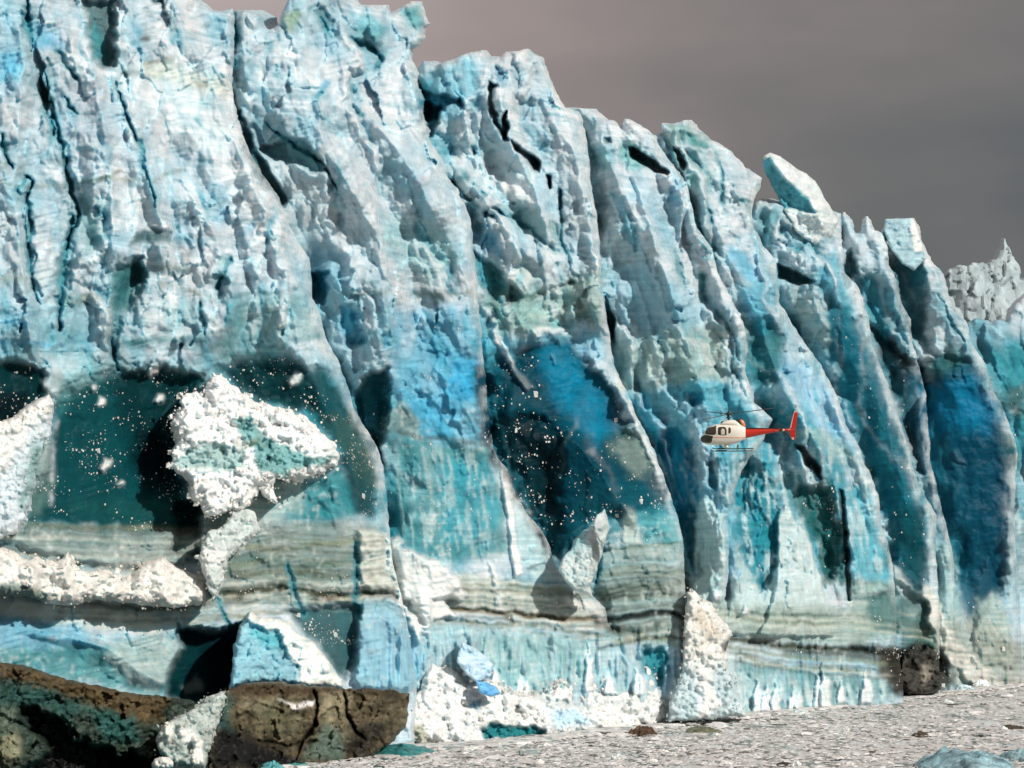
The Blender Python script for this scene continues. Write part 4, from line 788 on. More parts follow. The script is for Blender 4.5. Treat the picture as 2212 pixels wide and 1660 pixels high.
LA = [(-140, -140), (430, -140), (431, 2), (446, 10), (458, 22), (480, 26), (503, 20), (507, 60), (504, 140), (500, 170), (508, 240), (522, 285), (540, 330), (568, 378), (603, 428), (620, 480), (648, 530), (670, 560), (673, 600), (675, 645), (690, 676), (702, 726), (727, 773), (742, 812), (755, 846), (764, 880), (784, 916), (813, 962), (827, 1005), (836, 1080), (842, 1150), (847, 1210), (860, 1262), (870, 1300), (890, 1400), (900, 1490), (890, 1700), (-140, 1800)]
LB = [(470, 60), (503, 24), (530, 22), (562, 39), (580, 66), (592, 62), (604, 50), (609, 25), (622, 0), (640, -30), (700, -40), (745, -30), (755, 5), (767, 11), (795, 12), (831, 11), (838, 29), (863, 18), (888, 4), (910, 3), (915, 21), (926, 50), (916, 61), (915, 82), (904, 99), (888, 107), (890, 132), (904, 158), (901, 179), (914, 215), (912, 240), (920, 272), (931, 311), (953, 340), (963, 376), (988, 412), (1006, 448), (1019, 483), (1022, 519), (1023, 573), (1031, 600), (1032, 647), (1039, 719), (1046, 790), (1053, 862), (1057, 916), (1066, 970), (1080, 998), (1099, 1016), (1114, 1070), (1142, 1114), (1171, 1145), (1189, 1184), (1195, 1215), (1228, 1263), (1278, 1288), (1307, 1313), (1314, 1349), (1329, 1366), (1350, 1366), (1368, 1395), (1378, 1430), (1402, 1447), (1413, 1480), (1433, 1510), (1437, 1540), (1425, 1640), (700, 1700), (600, 700)]
LC = [(870, 230), (905, 190), (902, 150), (915, 132), (938, 142), (971, 131), (1006, 115), (1042, 110), (1053, 122), (1078, 124), (1092, 112), (1114, 111), (1139, 107), (1168, 125), (1185, 165), (1203, 204), (1221, 233), (1250, 240), (1259, 262), (1271, 322), (1276, 394), (1289, 465), (1296, 537), (1299, 630), (1311, 683), (1321, 755), (1330, 801), (1354, 844), (1375, 898), (1400, 945), (1422, 998), (1440, 1048), (1458, 1098), (1466, 1125), (1477, 1173), (1479, 1245), (1482, 1334), (1484, 1390), (1492, 1480), (1485, 1640), (1180, 1700), (950, 800)]
LD = [(1200, 260), (1221, 233), (1250, 234), (1271, 236), (1293, 254), (1322, 261), (1343, 276), (1350, 257), (1365, 262), (1382, 272), (1411, 290), (1430, 322), (1459, 366), (1484, 395), (1493, 440), (1506, 492), (1538, 538), (1550, 590), (1578, 640), (1606, 700), (1616, 745), (1610, 800), (1630, 872), (1668, 905), (1650, 950), (1612, 1000), (1585, 1060), (1574, 1120), (1576, 1200), (1566, 1290), (1530, 1350), (1500, 1430), (1490, 1500), (1400, 1600), (1230, 700)]
LE = [(1360, 600), (1380, 330), (1411, 290), (1430, 285), (1428, 266), (1452, 268), (1481, 260), (1506, 280), (1527, 298), (1552, 313), (1577, 327), (1613, 363), (1645, 384), (1640, 405), (1630, 430), (1624, 455), (1625, 485), (1649, 531), (1674, 560), (1679, 600), (1685, 656), (1713, 703), (1742, 746), (1771, 785), (1807, 853), (1828, 917), (1850, 956), (1867, 999), (1885, 1035), (1898, 1078), (1904, 1132), (1921, 1185), (1929, 1232), (1934, 1284), (1937, 1406), (1950, 1460), (1955, 1640), (1380, 1690), (1400, 1000)]
LF = [(1580, 480), (1628, 433), (1645, 430), (1663, 431), (1685, 436), (1700, 438), (1740, 448), (1780, 452), (1796, 455), (1817, 461), (1817, 502), (1820, 545), (1825, 592), (1849, 613), (1864, 645), (1876, 688), (1885, 746), (1902, 790), (1921, 838), (1939, 892), (1953, 935), (1967, 985), (1979, 1030), (2001, 1078), (2024, 1114), (2021, 1186), (2026, 1257), (2030, 1340), (2028, 1600), (1700, 1690), (1600, 700)]
LG = [(1780, 480), (1817, 470), (1822, 458), (1839, 482), (1846, 505), (1858, 500), (1866, 476), (1874, 468), (1885, 495), (1906, 502), (1917, 531), (1919, 574), (1938, 609), (1947, 652), (1967, 692), (1970, 735), (1985, 790), (2000, 850), (2010, 1000), (2060, 1200), (2070, 1600), (1850, 1650), (1800, 700)]
LH = [(1880, 520), (1906, 500), (1913, 476), (1940, 473), (1971, 471), (1982, 492), (1989, 520), (2003, 545), (2010, 563), (2039, 592), (2047, 628), (2060, 674), (2086, 694), (2100, 742), (2128, 785), (2147, 845), (2171, 892), (2189, 942), (2199, 978), (2192, 1050), (2190, 1114), (2196, 1200), (2205, 1330), (2210, 1600), (1950, 1650), (1920, 800)]
LI = [(2060, 730), (2089, 697), (2111, 688), (2139, 696), (2160, 690), (2175, 694), (2184, 667), (2200, 650), (2225, 630), (2380, 640), (2380, 1600), (2100, 1650), (2060, 900)]
LJ = [(2000, 620), (2030, 605), (2046, 583), (2071, 573), (2089, 577), (2100, 567), (2132, 570), (2148, 556), (2161, 538), (2172, 519), (2182, 538), (2192, 562), (2206, 578), (2204, 605), (2230, 600), (2380, 560), (2380, 1600), (2020, 1600)]
spec = [
 (LA, 0, 262, .050, 10, 'nearest ice buttress, white above and dark teal clear ice below'),
 (LB, 840, 312, .058, 20, 'tall pale buttress with a bright blue patch and banded foot'),
 (LC, 1100, 334, .040, 30, 'ice rib with the deep blue and black recess'),
 (LD, 1500, 357, .030, 40, 'pale striped ice rib left of the helicopter'),
 (LE, 1600, 372, .080, 50, 'blue ice rib right behind the helicopter with pale spires at its foot'),
 (LF, 1800, 408, .060, 60, 'ice rib under the leaning ice tooth'),
 (LG, 1900, 430, .040, 70, 'narrow pointed ice rib beside a black cleft'),
 (LH, 2000, 446, .070, 80, 'deep blue ice rib topped by a square white block'),
 (LI, 2150, 482, .06, 90, 'ice rib at the far right with a rounded shoulder')]
for pts, x0, D0, kx, sd_, lab in spec:
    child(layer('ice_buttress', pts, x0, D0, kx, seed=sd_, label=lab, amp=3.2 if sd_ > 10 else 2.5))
def far_shade(x, y, d):
    n_ = fbm(x / 20, y / 30, 4, 19)[:, None] * .5 + .5
    return np.array((.44, .54, .56), np.float32) * (.75 + .35 * n_), np.full((len(x), 1), .12, np.float32)
o = relief('distant_ice_spires', rough(LJ, 5, 4, 3), lambda x, y, d: 570 + .05 * (x - 2100) - 4 * facets(x / 38, y / 90, 66, 1.4, .5) - 1.6 * planes(x / 17 + .3 * fbm(x / 20, y / 20, 2, 5), y / 42, 67)[0], far_shade, M_FAR, 3, 30, 16, 3)
child(o); o['label'] = 'greyish far ice spires on the right skyline'

# ------------------------------------------------------------------ seracs and loose ice in front
def chunk_np(c, s, rnd):
    """irregular low ice chunk, 8 corners knocked out of square"""
    b = np.array([(-1, -1, -1), (1, -1, -1), (1, 1, -1), (-1, 1, -1), (-1, -1, 1), (1, -1, 1), (1, 1, 1), (-1, 1, 1)], float)
    b[4:, :2] *= rnd.uniform(.35, .85); b += rnd.uniform(-.35, .35, b.shape); a = rnd.rand() * 6.28
    r = np.array([(math.cos(a), -math.sin(a), 0), (math.sin(a), math.cos(a), 0), (0, 0, 1)])
    return (b * s) @ r.T + c
CF = np.array([(0, 3, 2, 1), (4, 5, 6, 7), (0, 1, 5, 4), (1, 2, 6, 5), (2, 3, 7, 6), (3, 0, 4, 7)])
def lump_np(c, s_, rc):
    v = np.array([(-1, -1, -1), (1, -1, -1), (1, 1, -1), (-1, 1, -1), (-1, -1, 1), (1, -1, 1), (1, 1, 1), (-1, 1, 1)], float)
    v[4:, :2] *= rc.uniform(.3, .9); v += rc.uniform(-.4, .4, v.shape); ax = Vector(rc.normal(size=3)).normalized(); m_ = np.array(Matrix.Rotation(rc.rand() * 6.28, 3, ax))
    return (v * rc.uniform(.5, 1.1, 3)) @ m_ * s_ * .75 + c
def piece(name, outline, D0, kx=0.0, lean=.3, base=WHITE, zones=(), dome=0.0, dsz=16, fac=0.0, fsz=30, fine=.3, amp=4, seed=1, thick=4, edge=22, edge_d=2.0, mat=None, fleck=.1, step=2.5, vary=.12, ridges=(), lines=(), crumbs=0, csz=.8):
    P = np.array(outline, float)
    q_ = lambda v: round(v / step) * step
    mp_ = Maps(q_(P[:, 0].min() - 20), P[:, 0].max() + 20, q_(P[:, 1].min() - 20), P[:, 1].max() + 20, step, base)
    n_ = fbm(mp_.X / 26, mp_.Y / 20, 4, seed + 3)[..., None]
    mp_.C = mp_.C * np.clip(1 + vary * n_ + vary * .5 * fbm(mp_.X / 8, mp_.Y / 7, 2, seed + 2)[..., None], .15, 2.2); mp_.F[:] = fleck
    for z_ in zones: mp_.zone(*z_[:2], **z_[2])
    for z_ in lines: mp_.line(*z_[:3], **z_[3])
    for r_ in ridges: mp_.ridge(*r_)
    Dm = D0; x0 = P[:, 0].mean()
    def depth(x, y, d):
        D = Dm + kx * (x - x0); z = CZ + (HY - y) / FPX * D
        zb = CZ + (HY - P[:, 1].max()) / FPX * Dm
        h = mp_.sample(mp_.H, x, y)
        wx = x + 5 * fbm(x / 18, y / 18, 3, seed); wy = y + 5 * fbm(x / 18 + 5, y / 18, 3, seed + 1)
        if dome:
            m_ = sstep(-.35, .35, fbm(x / 45, y / 45, 2, seed + 4))
            h = h + dome * (.85 * facets(wx / dsz / 1.9, wy / dsz / 2.2, seed + 5, .5, .9) + .46 * m_ * facets(wx / dsz * 1.15, wy / dsz, seed + 6, .5, 1.1) + .16 * m_ * facets(wx / dsz * 2.6, wy / dsz * 2.3, seed + 9, .6, 1.0) + .5 * fbm(x / 30, y / 26, 3, seed + 12, .6))
        if fac: h = h + fac * .6 * facets(x / fsz, y / fsz * .8, seed + 7, 1.1, .8) + fac * .75 * planes(wx / fsz * 1.2, wy / fsz * 1.1, seed + 8)[0] + fac * .3 * planes(wx / fsz * 3, wy / fsz * 2.6, seed + 10)[0]
        h = h + fine * fbm(x / 12, y / 12, 2, seed + 11, .6)
        return D + lean * (z - zb) - h
    o = relief(name, rough(outline, amp, 4, seed), depth, lambda x, y, d: (mp_.sample(mp_.C, x, y), mp_.sample(mp_.F, x, y)), mat or M_SNOW, step, thick, edge, edge_d)
    if crumbs:
        rc = np.random.RandomState(seed); Q = rough(outline, amp, 4, seed); VV = []; FF = []; CC = []
        for i in range(int(crumbs * .5)):
            a = Q[rc.randint(len(Q))]; b = P.mean(0); f_ = rc.rand() ** 2.2 * .7 - .035
            x, y = a + (b - a) * f_ + rc.normal(0, 3.5, 2); s_ = csz * (.09 + .4 * rc.rand() ** 6)
            D = float(depth(np.array([x]), np.array([y]), None)[0]) + (edge_d * .6 if f_ < .05 else -.05)
            p = to_world(np.array([x]), np.array([y]), np.array([D]))[0]
            VV.append(lump_np(p, s_, rc)); FF.append(CF + i * 8)
            c_ = mp_.sample(mp_.C, np.array([x]), np.array([y]))[0]; CC.append(np.tile([*(c_ * rc.uniform(.8, 1.1)), .05], (8, 1)))
        V = np.concatenate(VV) - np.array(o.location); c = mesh_np('loose_rubble', V, np.concatenate(FF), mat or M_SNOW, np.concatenate(CC), o, False); c['kind'] = 'stuff'
    return o

tooth = piece('serac', [(1647, 352), (1650, 338), (1663, 331), (1685, 338), (1705, 352), (1724, 366), (1742, 376), (1760, 391), (1772, 408), (1781, 427), (1797, 454), (1812, 478), (1796, 512), (1762, 530), (1722, 505), (1700, 470), (1682, 430), (1668, 402), (1655, 380)],
    411, .06, .2, (.62, .67, .67), zones=[([(1640, 345), (1662, 340), (1690, 380), (1720, 405), (1745, 430), (1760, 460), (1690, 450), (1660, 400)], (.10, .36, .43), dict(soft=5, warp=4, h=-1.0))],  # left face painted blue for its shade
    ridges=[([(1650, 300), (1668, 345), (1712, 400), (1760, 450), (1790, 520)], 46, 40, 3.5)], fac=.35, fsz=14, amp=2, thick=5, edge=9, edge_d=1.2, mat=M_ICE, step=2)
tag(tooth, 'leaning white ice tooth poking up from the right skyline', 'serac')
blk = piece('serac', [(1912, 474), (1940, 472), (1971, 471), (1980, 490), (1989, 520), (2000, 560), (1975, 585), (1948, 570), (1925, 540), (1910, 500)], 444, .05, .15, (.36, .52, .57), zones=[([(1972, 465), (1985, 490), (2000, 545), (1975, 545), (1965, 500)], (.74, .74, .72), dict(soft=4, warp=3, h=.3))],  # right side painted whiter, as the sun would light it
    fac=.5, fsz=26, amp=1.5, thick=5, edge=6, edge_d=.7, mat=M_ICE, step=2, seed=44)
tag(blk, 'square pale ice block balanced on the right skyline', 'serac')

mound = piece('snow_mound', [(444, 826), (460, 815), (478, 812), (500, 825), (515, 842), (540, 858), (560, 872), (580, 870), (601, 880), (630, 886), (662, 894), (680, 912), (700, 936), (722, 958), (735, 980), (728, 1004), (705, 1012), (698, 1022), (670, 1030), (640, 1042), (615, 1036), (600, 1030), (588, 1045), (600, 1090), (560, 1060), (545, 1082), (520, 1108), (500, 1100), (476, 1110), (447, 1114), (432, 1096), (402, 1072), (412, 1045), (385, 1022), (366, 1004), (372, 970), (378, 958), (368, 925), (378, 894), (392, 880), (385, 862), (410, 850), (425, 848), (440, 858)],
    284, .05, .45, (.84, .84, .82), zones=[([(505, 905), (540, 900), (565, 935), (600, 960), (680, 990), (720, 985), (700, 1010), (600, 1030), (560, 1010), (540, 960), (515, 935)], (.20, .40, .40), dict(soft=8, warp=12, fleck=.5)),
        ([(400, 965), (480, 960), (525, 970), (530, 1010), (470, 1020), (420, 1015), (385, 1000)], (.40, .55, .54), dict(soft=9, warp=12, h=-.8)),
        ([(500, 950), (520, 960), (555, 945), (570, 960), (520, 970)], OLIVE, dict(soft=7, warp=9, op=.6)), ([(620, 1018), (700, 1005), (705, 1018), (640, 1040)], WHITE, dict(soft=5, warp=5, h=.8))],
    dome=2.1, dsz=23, fine=.5, amp=9, thick=6, edge=30, edge_d=3, seed=3, crumbs=1430, csz=0.75)
tag(mound, 'largest lumpy white snow mound, leaning against the dark teal ice at left', 'snow mound')
low = piece('snow_mound', [(520, 1100), (500, 1110), (480, 1140), (450, 1150), (437, 1180), (428, 1205), (440, 1240), (448, 1270), (460, 1300), (478, 1270), (500, 1200), (540, 1170), (560, 1140), (548, 1105)], 280, .05, .25, (.58, .64, .62), dome=.8, dsz=16, amp=6, thick=3, edge=16, edge_d=1.4, seed=13, fleck=.3, crumbs=484, csz=0.50,
    zones=[([(430, 1180), (490, 1190), (480, 1220), (440, 1230)], WHITE, dict(soft=8, warp=6))])
tag(low, 'narrow trail of slush hanging below the largest snow mound', 'snow mound')
bank = piece('snow_mound', [(-110, 930), (-40, 925), (0, 912), (25, 903), (40, 890), (61, 872), (85, 862), (104, 852), (118, 870), (116, 900), (108, 940), (96, 975), (80, 1010), (72, 1060), (60, 1110), (40, 1150), (0, 1165), (-110, 1170)],
    262, .04, .35, (.60, .67, .70), zones=[([(-110, 900), (30, 890), (100, 850), (120, 880), (60, 930), (45, 960), (20, 1000), (0, 1030), (-110, 1060)], (.80, .79, .75), dict(soft=12, warp=12, h=.5)), ([(70, 960), (100, 950), (85, 1010), (60, 1100), (40, 1090)], (.25, .40, .40), dict(soft=14, warp=9, fleck=.5))],
    dome=.9, dsz=22, fine=.35, amp=5, thick=5, edge=26, edge_d=2.2, seed=23, crumbs=660, csz=0.60)
tag(bank, 'pale blue snow bank at the left edge beside the dark ice', 'snow mound')
pile = piece('snow_mound', [(-110, 1180), (0, 1180), (30, 1196), (60, 1212), (72, 1202), (95, 1210), (120, 1214), (138, 1205), (146, 1193), (158, 1212), (172, 1232), (190, 1240), (215, 1228), (245, 1238), (262, 1250), (280, 1246), (295, 1232), (318, 1216), (340, 1206), (358, 1206), (380, 1226), (405, 1236), (425, 1246), (448, 1262), (462, 1288), (440, 1304), (380, 1312), (300, 1306), (240, 1298), (200, 1296), (160, 1308), (110, 1306), (60, 1290), (0, 1288), (-110, 1290)],
    268, .05, .5, (.76, .74, .69), dome=1.6, dsz=24, fine=.3, amp=5, thick=5, edge=26, edge_d=2.8, seed=33, crumbs=1144, csz=0.60,
    ridges=[([(146, 1190), (150, 1250), (160, 1330)], 26, 16, 1.2), ([(345, 1200), (350, 1260), (360, 1330)], 30, 20, 1.5), ([(60, 1200), (70, 1260), (80, 1330)], 30, 22, 1.2), ([(300, 1215), (300, 1260), (305, 1330)], 20, 14, 1)],
    zones=[([(-110, 1262), (40, 1262), (120, 1290), (100, 1300), (-110, 1296)], BAND, dict(soft=8, warp=5))])
tag(pile, 'long low pile of white crushed snow across the lower left', 'snow mound')
tri = piece('ice_block', [(519, 1352), (530, 1330), (540, 1322), (552, 1334), (575, 1336), (601, 1334), (622, 1345), (630, 1362), (660, 1378), (682, 1392), (702, 1417), (720, 1445), (740, 1470), (742, 1488), (640, 1482), (560, 1474), (496, 1488), (500, 1440), (503, 1400)],
    284, .05, .35, (.25, .46, .53), zones=[([(530, 1320), (622, 1340), (690, 1390), (745, 1480), (745, 1495), (650, 1490), (640, 1440), (620, 1410), (600, 1370), (540, 1345)], (.76, .76, .72), dict(soft=6, warp=8, h=1.0)),
        ([(545, 1345), (600, 1372), (625, 1405), (580, 1400), (540, 1370)], (.12, .40, .46), dict(soft=9, warp=6))], fac=.8, fsz=34, dome=.35, dsz=13, amp=4, thick=6, edge=16, edge_d=2, mat=M_ICE, seed=5, fleck=.3)
tag(tri, 'wedge of pale blue ice with a snowy right slope, above the brown ice', 'ice block')
dz = [([(700, 1500), (760, 1495), (755, 1560), (705, 1560)], (.34, .31, .22), dict(soft=10, warp=12, op=.7)), ([(520, 1505), (600, 1500), (590, 1540), (520, 1535)], (.24, .22, .14), dict(soft=10, warp=14, op=.6)), ([(487, 1480), (860, 1480), (860, 1502), (487, 1502)], (.06, .042, .022), dict(soft=8, warp=10, fleck=.48)), ([(560, 1520), (640, 1510), (660, 1560), (600, 1600), (560, 1560)], (.12, .12, .07), dict(soft=14, warp=14, op=.7)),
      ([(480, 1560), (560, 1600), (660, 1640), (650, 1665), (450, 1665), (460, 1600)], BLACK, dict(soft=18, warp=12)), ([(690, 1500), (750, 1500), (760, 1600), (700, 1600)], (.24, .21, .13), dict(soft=16, warp=14, op=.8)),
      ([(470, 1500), (500, 1500), (500, 1580), (470, 1580)], (.03, .07, .06), dict(soft=10, warp=8)), ([(760, 1560), (840, 1560), (800, 1640), (730, 1640)], BLACK, dict(soft=22, warp=12, op=.75)), ([(600, 1512), (640, 1524), (680, 1512), (672, 1526), (636, 1534)], WHITE, dict(soft=4, warp=5, op=.85, h=.4)),
      ([(700, 1560), (740, 1590), (740, 1640), (660, 1640)], (.10, .16, .13), dict(soft=12, warp=10, op=.8))]
dirty = piece('debris_ice_block', [(487, 1492), (520, 1480), (560, 1472), (600, 1474), (640, 1478), (690, 1484), (740, 1487), (800, 1486), (850, 1492), (885, 1500), (880, 1560), (850, 1600), (820, 1625), (780, 1645), (720, 1662), (640, 1668), (520, 1672), (450, 1665), (452, 1620), (462, 1590), (476, 1560), (482, 1525)],
    276, .075, .05, (.095, .078, .045), zones=dz, lines=[([(679, 1490), (686, 1530), (680, 1565), (655, 1600), (640, 1640)], 5, BLACK, dict(depth=2.0, op=.9)), ([(742, 1490), (748, 1540), (770, 1580), (790, 1600)], 6, BLACK, dict(depth=1.8, op=.8)), ([(560, 1600), (620, 1612), (680, 1600)], 3, BLACK, dict(depth=.8, op=.7))],
    fac=1.5, fsz=48, fine=.3, amp=6, thick=6, edge=10, edge_d=1.2, mat=M_DIRT, fleck=.55, seed=6, crumbs=352, csz=0.40, vary=.6)
tag(dirty, 'brown debris-laden ice block with dark vertical cracks at the waterline', 'ice block')
lz = [([(-110, 1420), (0, 1425), (130, 1462), (300, 1500), (370, 1505), (350, 1560), (300, 1560), (180, 1510), (0, 1460), (-110, 1450)], (.085, .06, .028), dict(soft=12, warp=12, fleck=.45)),
      ([(45, 1530), (80, 1530), (130, 1560), (170, 1600), (220, 1620), (320, 1640), (330, 1720), (20, 1720), (60, 1660), (110, 1620), (70, 1570)], BLACK, dict(soft=9, warp=14, h=-5.0, fleck=0)),
      ([(0, 1480), (100, 1490), (180, 1530), (150, 1560), (80, 1520), (0, 1530)], (.02, .07, .06), dict(soft=16, warp=14)), ([(190, 1530), (280, 1550), (300, 1600), (230, 1600)], (.02, .085, .075), dict(soft=16, warp=12, fleck=.4)), ([(0, 1590), (40, 1580), (50, 1640), (0, 1650)], (.22, .22, .14), dict(soft=12, warp=10, op=.8, h=1)),
      ([(0, 1530), (30, 1535), (30, 1570), (0, 1580)], (.14, .18, .13), dict(soft=12, warp=10, op=.7))]
lens = piece('debris_ice_block', [(-110, 1420), (0, 1432), (60, 1440), (130, 1465), (210, 1482), (300, 1500), (360, 1505), (420, 1515), (440, 1560), (400, 1600), (370, 1640), (360, 1740), (-110, 1750)],
    257, .05, -.05, (.035, .055, .042), zones=lz, fac=1.5, fsz=52, fine=.3, amp=4, thick=6, edge=12, edge_d=1.0, mat=M_DIRT, fleck=.44, seed=9, vary=.6)
tag(lens, 'dark brown and green debris ice undercut by a black cave, bottom left', 'ice block')
gully = piece('snow_mound', [(496, 1490), (470, 1496), (445, 1508), (420, 1528), (396, 1545), (366, 1556), (350, 1574), (334, 1600), (346, 1628), (372, 1650), (410, 1662), (446, 1656), (456, 1620), (466, 1580), (480, 1540), (492, 1510)],
    258, .05, .35, (.42, .47, .44), zones=[([(355, 1560), (372, 1560), (378, 1590), (360, 1610)], (.82, .80, .74), dict(soft=5, warp=6, h=.8)), ([(415, 1590), (440, 1600), (438, 1650), (415, 1650)], (.80, .79, .74), dict(soft=5, warp=6, h=.8)), ([(385, 1570), (420, 1570), (430, 1600), (400, 1610)], (.7, .7, .66), dict(soft=6, warp=8, h=.5))],
    dome=1.1, dsz=15, fine=.4, amp=5, thick=4, edge=16, edge_d=1.6, seed=15, fleck=.4, crumbs=572, csz=0.60, vary=.3)
tag(gully, 'grey and white rubble tongue spilling between the dark and brown ice', 'snow mound')
ball = piece('ice_block', [(328, 1650), (334, 1640), (350, 1635), (366, 1637), (375, 1646), (374, 1658), (356, 1664), (340, 1663), (329, 1659)], 252, 0, .3, (.74, .72, .68), dome=.5, dsz=14, amp=1.5, thick=1.5, edge=9, edge_d=.8, seed=17, step=1.8)
tag(ball, 'small rounded white ice lump at the bottom edge under the rubble tongue', 'ice block')
heap = piece('snow_mound', [(900, 1500), (912, 1470), (921, 1445), (940, 1434), (955, 1440), (971, 1435), (985, 1446), (1000, 1462), (1028, 1478), (1050, 1470), (1065, 1462), (1085, 1478), (1100, 1488), (1150, 1500), (1180, 1486), (1200, 1476), (1225, 1472), (1250, 1456), (1270, 1448), (1288, 1455), (1295, 1482), (1330, 1490), (1380, 1490), (1392, 1465), (1386, 1440), (1400, 1436), (1412, 1462), (1425, 1480), (1437, 1512), (1438, 1545), (1420, 1568), (1360, 1580), (1300, 1588), (1240, 1592), (1180, 1594), (1110, 1600), (1040, 1608), (1000, 1618), (940, 1612), (880, 1604), (846, 1592), (860, 1562), (842, 1550), (868, 1528), (880, 1510)],
    323, .068, .75, (.76, .76, .74), zones=[([(1040, 1575), (1060, 1560), (1100, 1572), (1140, 1568), (1180, 1575), (1170, 1592), (1050, 1600)], (.02, .20, .22), dict(soft=5, warp=7, h=-1.5, fleck=.2)), ([(1180, 1540), (1240, 1530), (1280, 1560), (1200, 1572)], (.50, .68, .78), dict(soft=14, warp=8)),
        ([(1020, 1508), (1040, 1515), (1035, 1535), (1015, 1525)], (.30, .52, .60), dict(soft=7, warp=6, h=-.6)), ([(880, 1560), (920, 1580), (930, 1610), (870, 1600)], (.35, .33, .22), dict(soft=14, warp=12, op=.8, fleck=.5)), ([(1160, 1500), (1290, 1520), (1400, 1500), (1380, 1515), (1260, 1530), (1160, 1515)], (.55, .60, .60), dict(soft=9, warp=10, h=-.8))],
    dome=2.0, dsz=22, fac=.8, fsz=40, fine=.45, amp=7, thick=5, edge=30, edge_d=3, seed=25, fleck=.15, crumbs=1980, csz=0.75)
tag(heap, 'broad bright white rubble heap along the waterline, centre', 'snow mound')
slab = piece('ice_block', [(986, 1428), (992, 1405), (999, 1386), (1010, 1394), (1028, 1402), (1048, 1416), (1064, 1436), (1062, 1458), (1046, 1470), (1028, 1474), (1006, 1456)], 318, .06, .3, (.52, .65, .74), fac=.7, fsz=30, amp=2.5, thick=2.5, edge=10, edge_d=1, mat=M_ICE, seed=27, fleck=.05, step=2)
tag(slab, 'smooth pale blue-grey slab sticking up from the white rubble heap', 'ice block')
slab2 = piece('ice_block', [(1028, 1472), (1050, 1474), (1074, 1486), (1082, 1500), (1060, 1506), (1036, 1498)], 317, .06, .5, (.16, .42, .70), fac=.5, fsz=18, amp=2, thick=2, edge=8, edge_d=.8, mat=M_ICE, seed=28, fleck=.05, step=2)
tag(slab2, 'small vivid blue ice block at the foot of the pale slab', 'ice block')
shard = piece('ice_block', [(1206, 1232), (1216, 1205), (1232, 1190), (1240, 1165), (1258, 1146), (1272, 1140), (1290, 1112), (1308, 1100), (1316, 1140), (1302, 1192), (1288, 1236), (1274, 1268), (1282, 1292), (1240, 1275), (1222, 1258)], 331, .05, .2, (.50, .56, .55), zones=[([(1240, 1130), (1280, 1120), (1260, 1180), (1230, 1200)], (.25, .44, .46), dict(soft=14, warp=8))],
    ridges=[([(1290, 1090), (1275, 1180), (1262, 1290)], 34, 24, 1.6)], fac=.5, fsz=22, amp=3, thick=3, edge=9, edge_d=1, mat=M_ICE, seed=29, fleck=.1, step=2)
tag(shard, 'pale leaning ice shard at the foot of the black recess', 'ice block')
rub = piece('snow_mound', [(1482, 1282), (1498, 1276), (1510, 1290), (1532, 1302), (1545, 1318), (1562, 1342), (1580, 1370), (1570, 1400), (1572, 1440), (1590, 1480), (1606, 1520), (1612, 1546), (1540, 1553), (1444, 1560), (1446, 1520), (1462, 1480), (1474, 1440), (1478, 1380)],
    346, .05, .3, (.70, .69, .65), zones=[([(1500, 1310), (1540, 1330), (1560, 1370), (1530, 1380), (1500, 1350)], (.60, .52, .42), dict(soft=10, warp=12, op=.6, fleck=.5)), ([(1420, 1440), (1600, 1440), (1630, 1580), (1420, 1590)], (.50, .60, .62), dict(soft=26, warp=26, fleck=.5)), ([(1500, 1440), (1530, 1430), (1560, 1520), (1520, 1560)], (.72, .72, .70), dict(soft=8, warp=14)), ([(1556, 1396), (1575, 1378), (1578, 1400), (1562, 1412)], BLACK, dict(soft=4, warp=4, op=.8, h=-1))],
    dome=1.3, dsz=19, fine=.5, amp=5, thick=4, edge=18, edge_d=2, seed=35, fleck=.2, crumbs=704, csz=0.60, vary=.2)
tag(rub, 'triangular cone of cream rubble between the banded rib and the green ice', 'snow mound')
dark = piece('debris_ice_block', [(1944, 1452), (1950, 1422), (1966, 1404), (1988, 1408), (2004, 1396), (2020, 1408), (2024, 1436), (2036, 1462), (2030, 1490), (2004, 1500), (1962, 1500), (1940, 1488)], 417, .05, .1, (.032, .032, .026), fac=1.3, fsz=24, amp=5, thick=4, edge=7, edge_d=.8, mat=M_DIRT, fleck=.45, seed=37, step=2.5,
    zones=[([(1990, 1440), (2010, 1430), (2015, 1460), (1995, 1480)], (.30, .27, .22), dict(soft=8, warp=7, op=.7))])
tag(dark, 'dark jagged debris block at the waterline in front of the right ribs', 'ice block')

# ------------------------------------------------------------------ brash ice and water
def grid_sheet(name, rows, mat, colf, zf, x0=-160, x1=2380, dx=4):
    xs = np.arange(x0, x1, dx); ys = np.array(rows); Xg, Yg = np.meshgrid(xs, ys)
    D = FPX * CZ / (Yg - HY); wx = (Xg - HX) / FPX * D; z = zf(wx, D)
    V = np.stack([wx, D, z], -1).reshape(-1, 3); h, w_ = Xg.shape; i = np.arange(h * w_).reshape(h, w_)
    F = np.stack([i[:-1, :-1], i[1:, :-1], i[1:, 1:], i[:-1, 1:]], -1).reshape(-1, 4)
    return mesh_np(name, V, F, mat, colf(wx.ravel(), D.ravel()), None, True, (0, 0, 0))
def bz(x, y):
    wx = x + .4 * fbm(x / 2, y / 2, 2, 3)
    return .14 * facets(wx / 3.4, y / 4.4, 301, .5, .8) + .10 * facets(wx / .9, y / 1.5, 302, .6, .9) + .14 * fbm(x / 9, y / 9, 3, 4) - .18
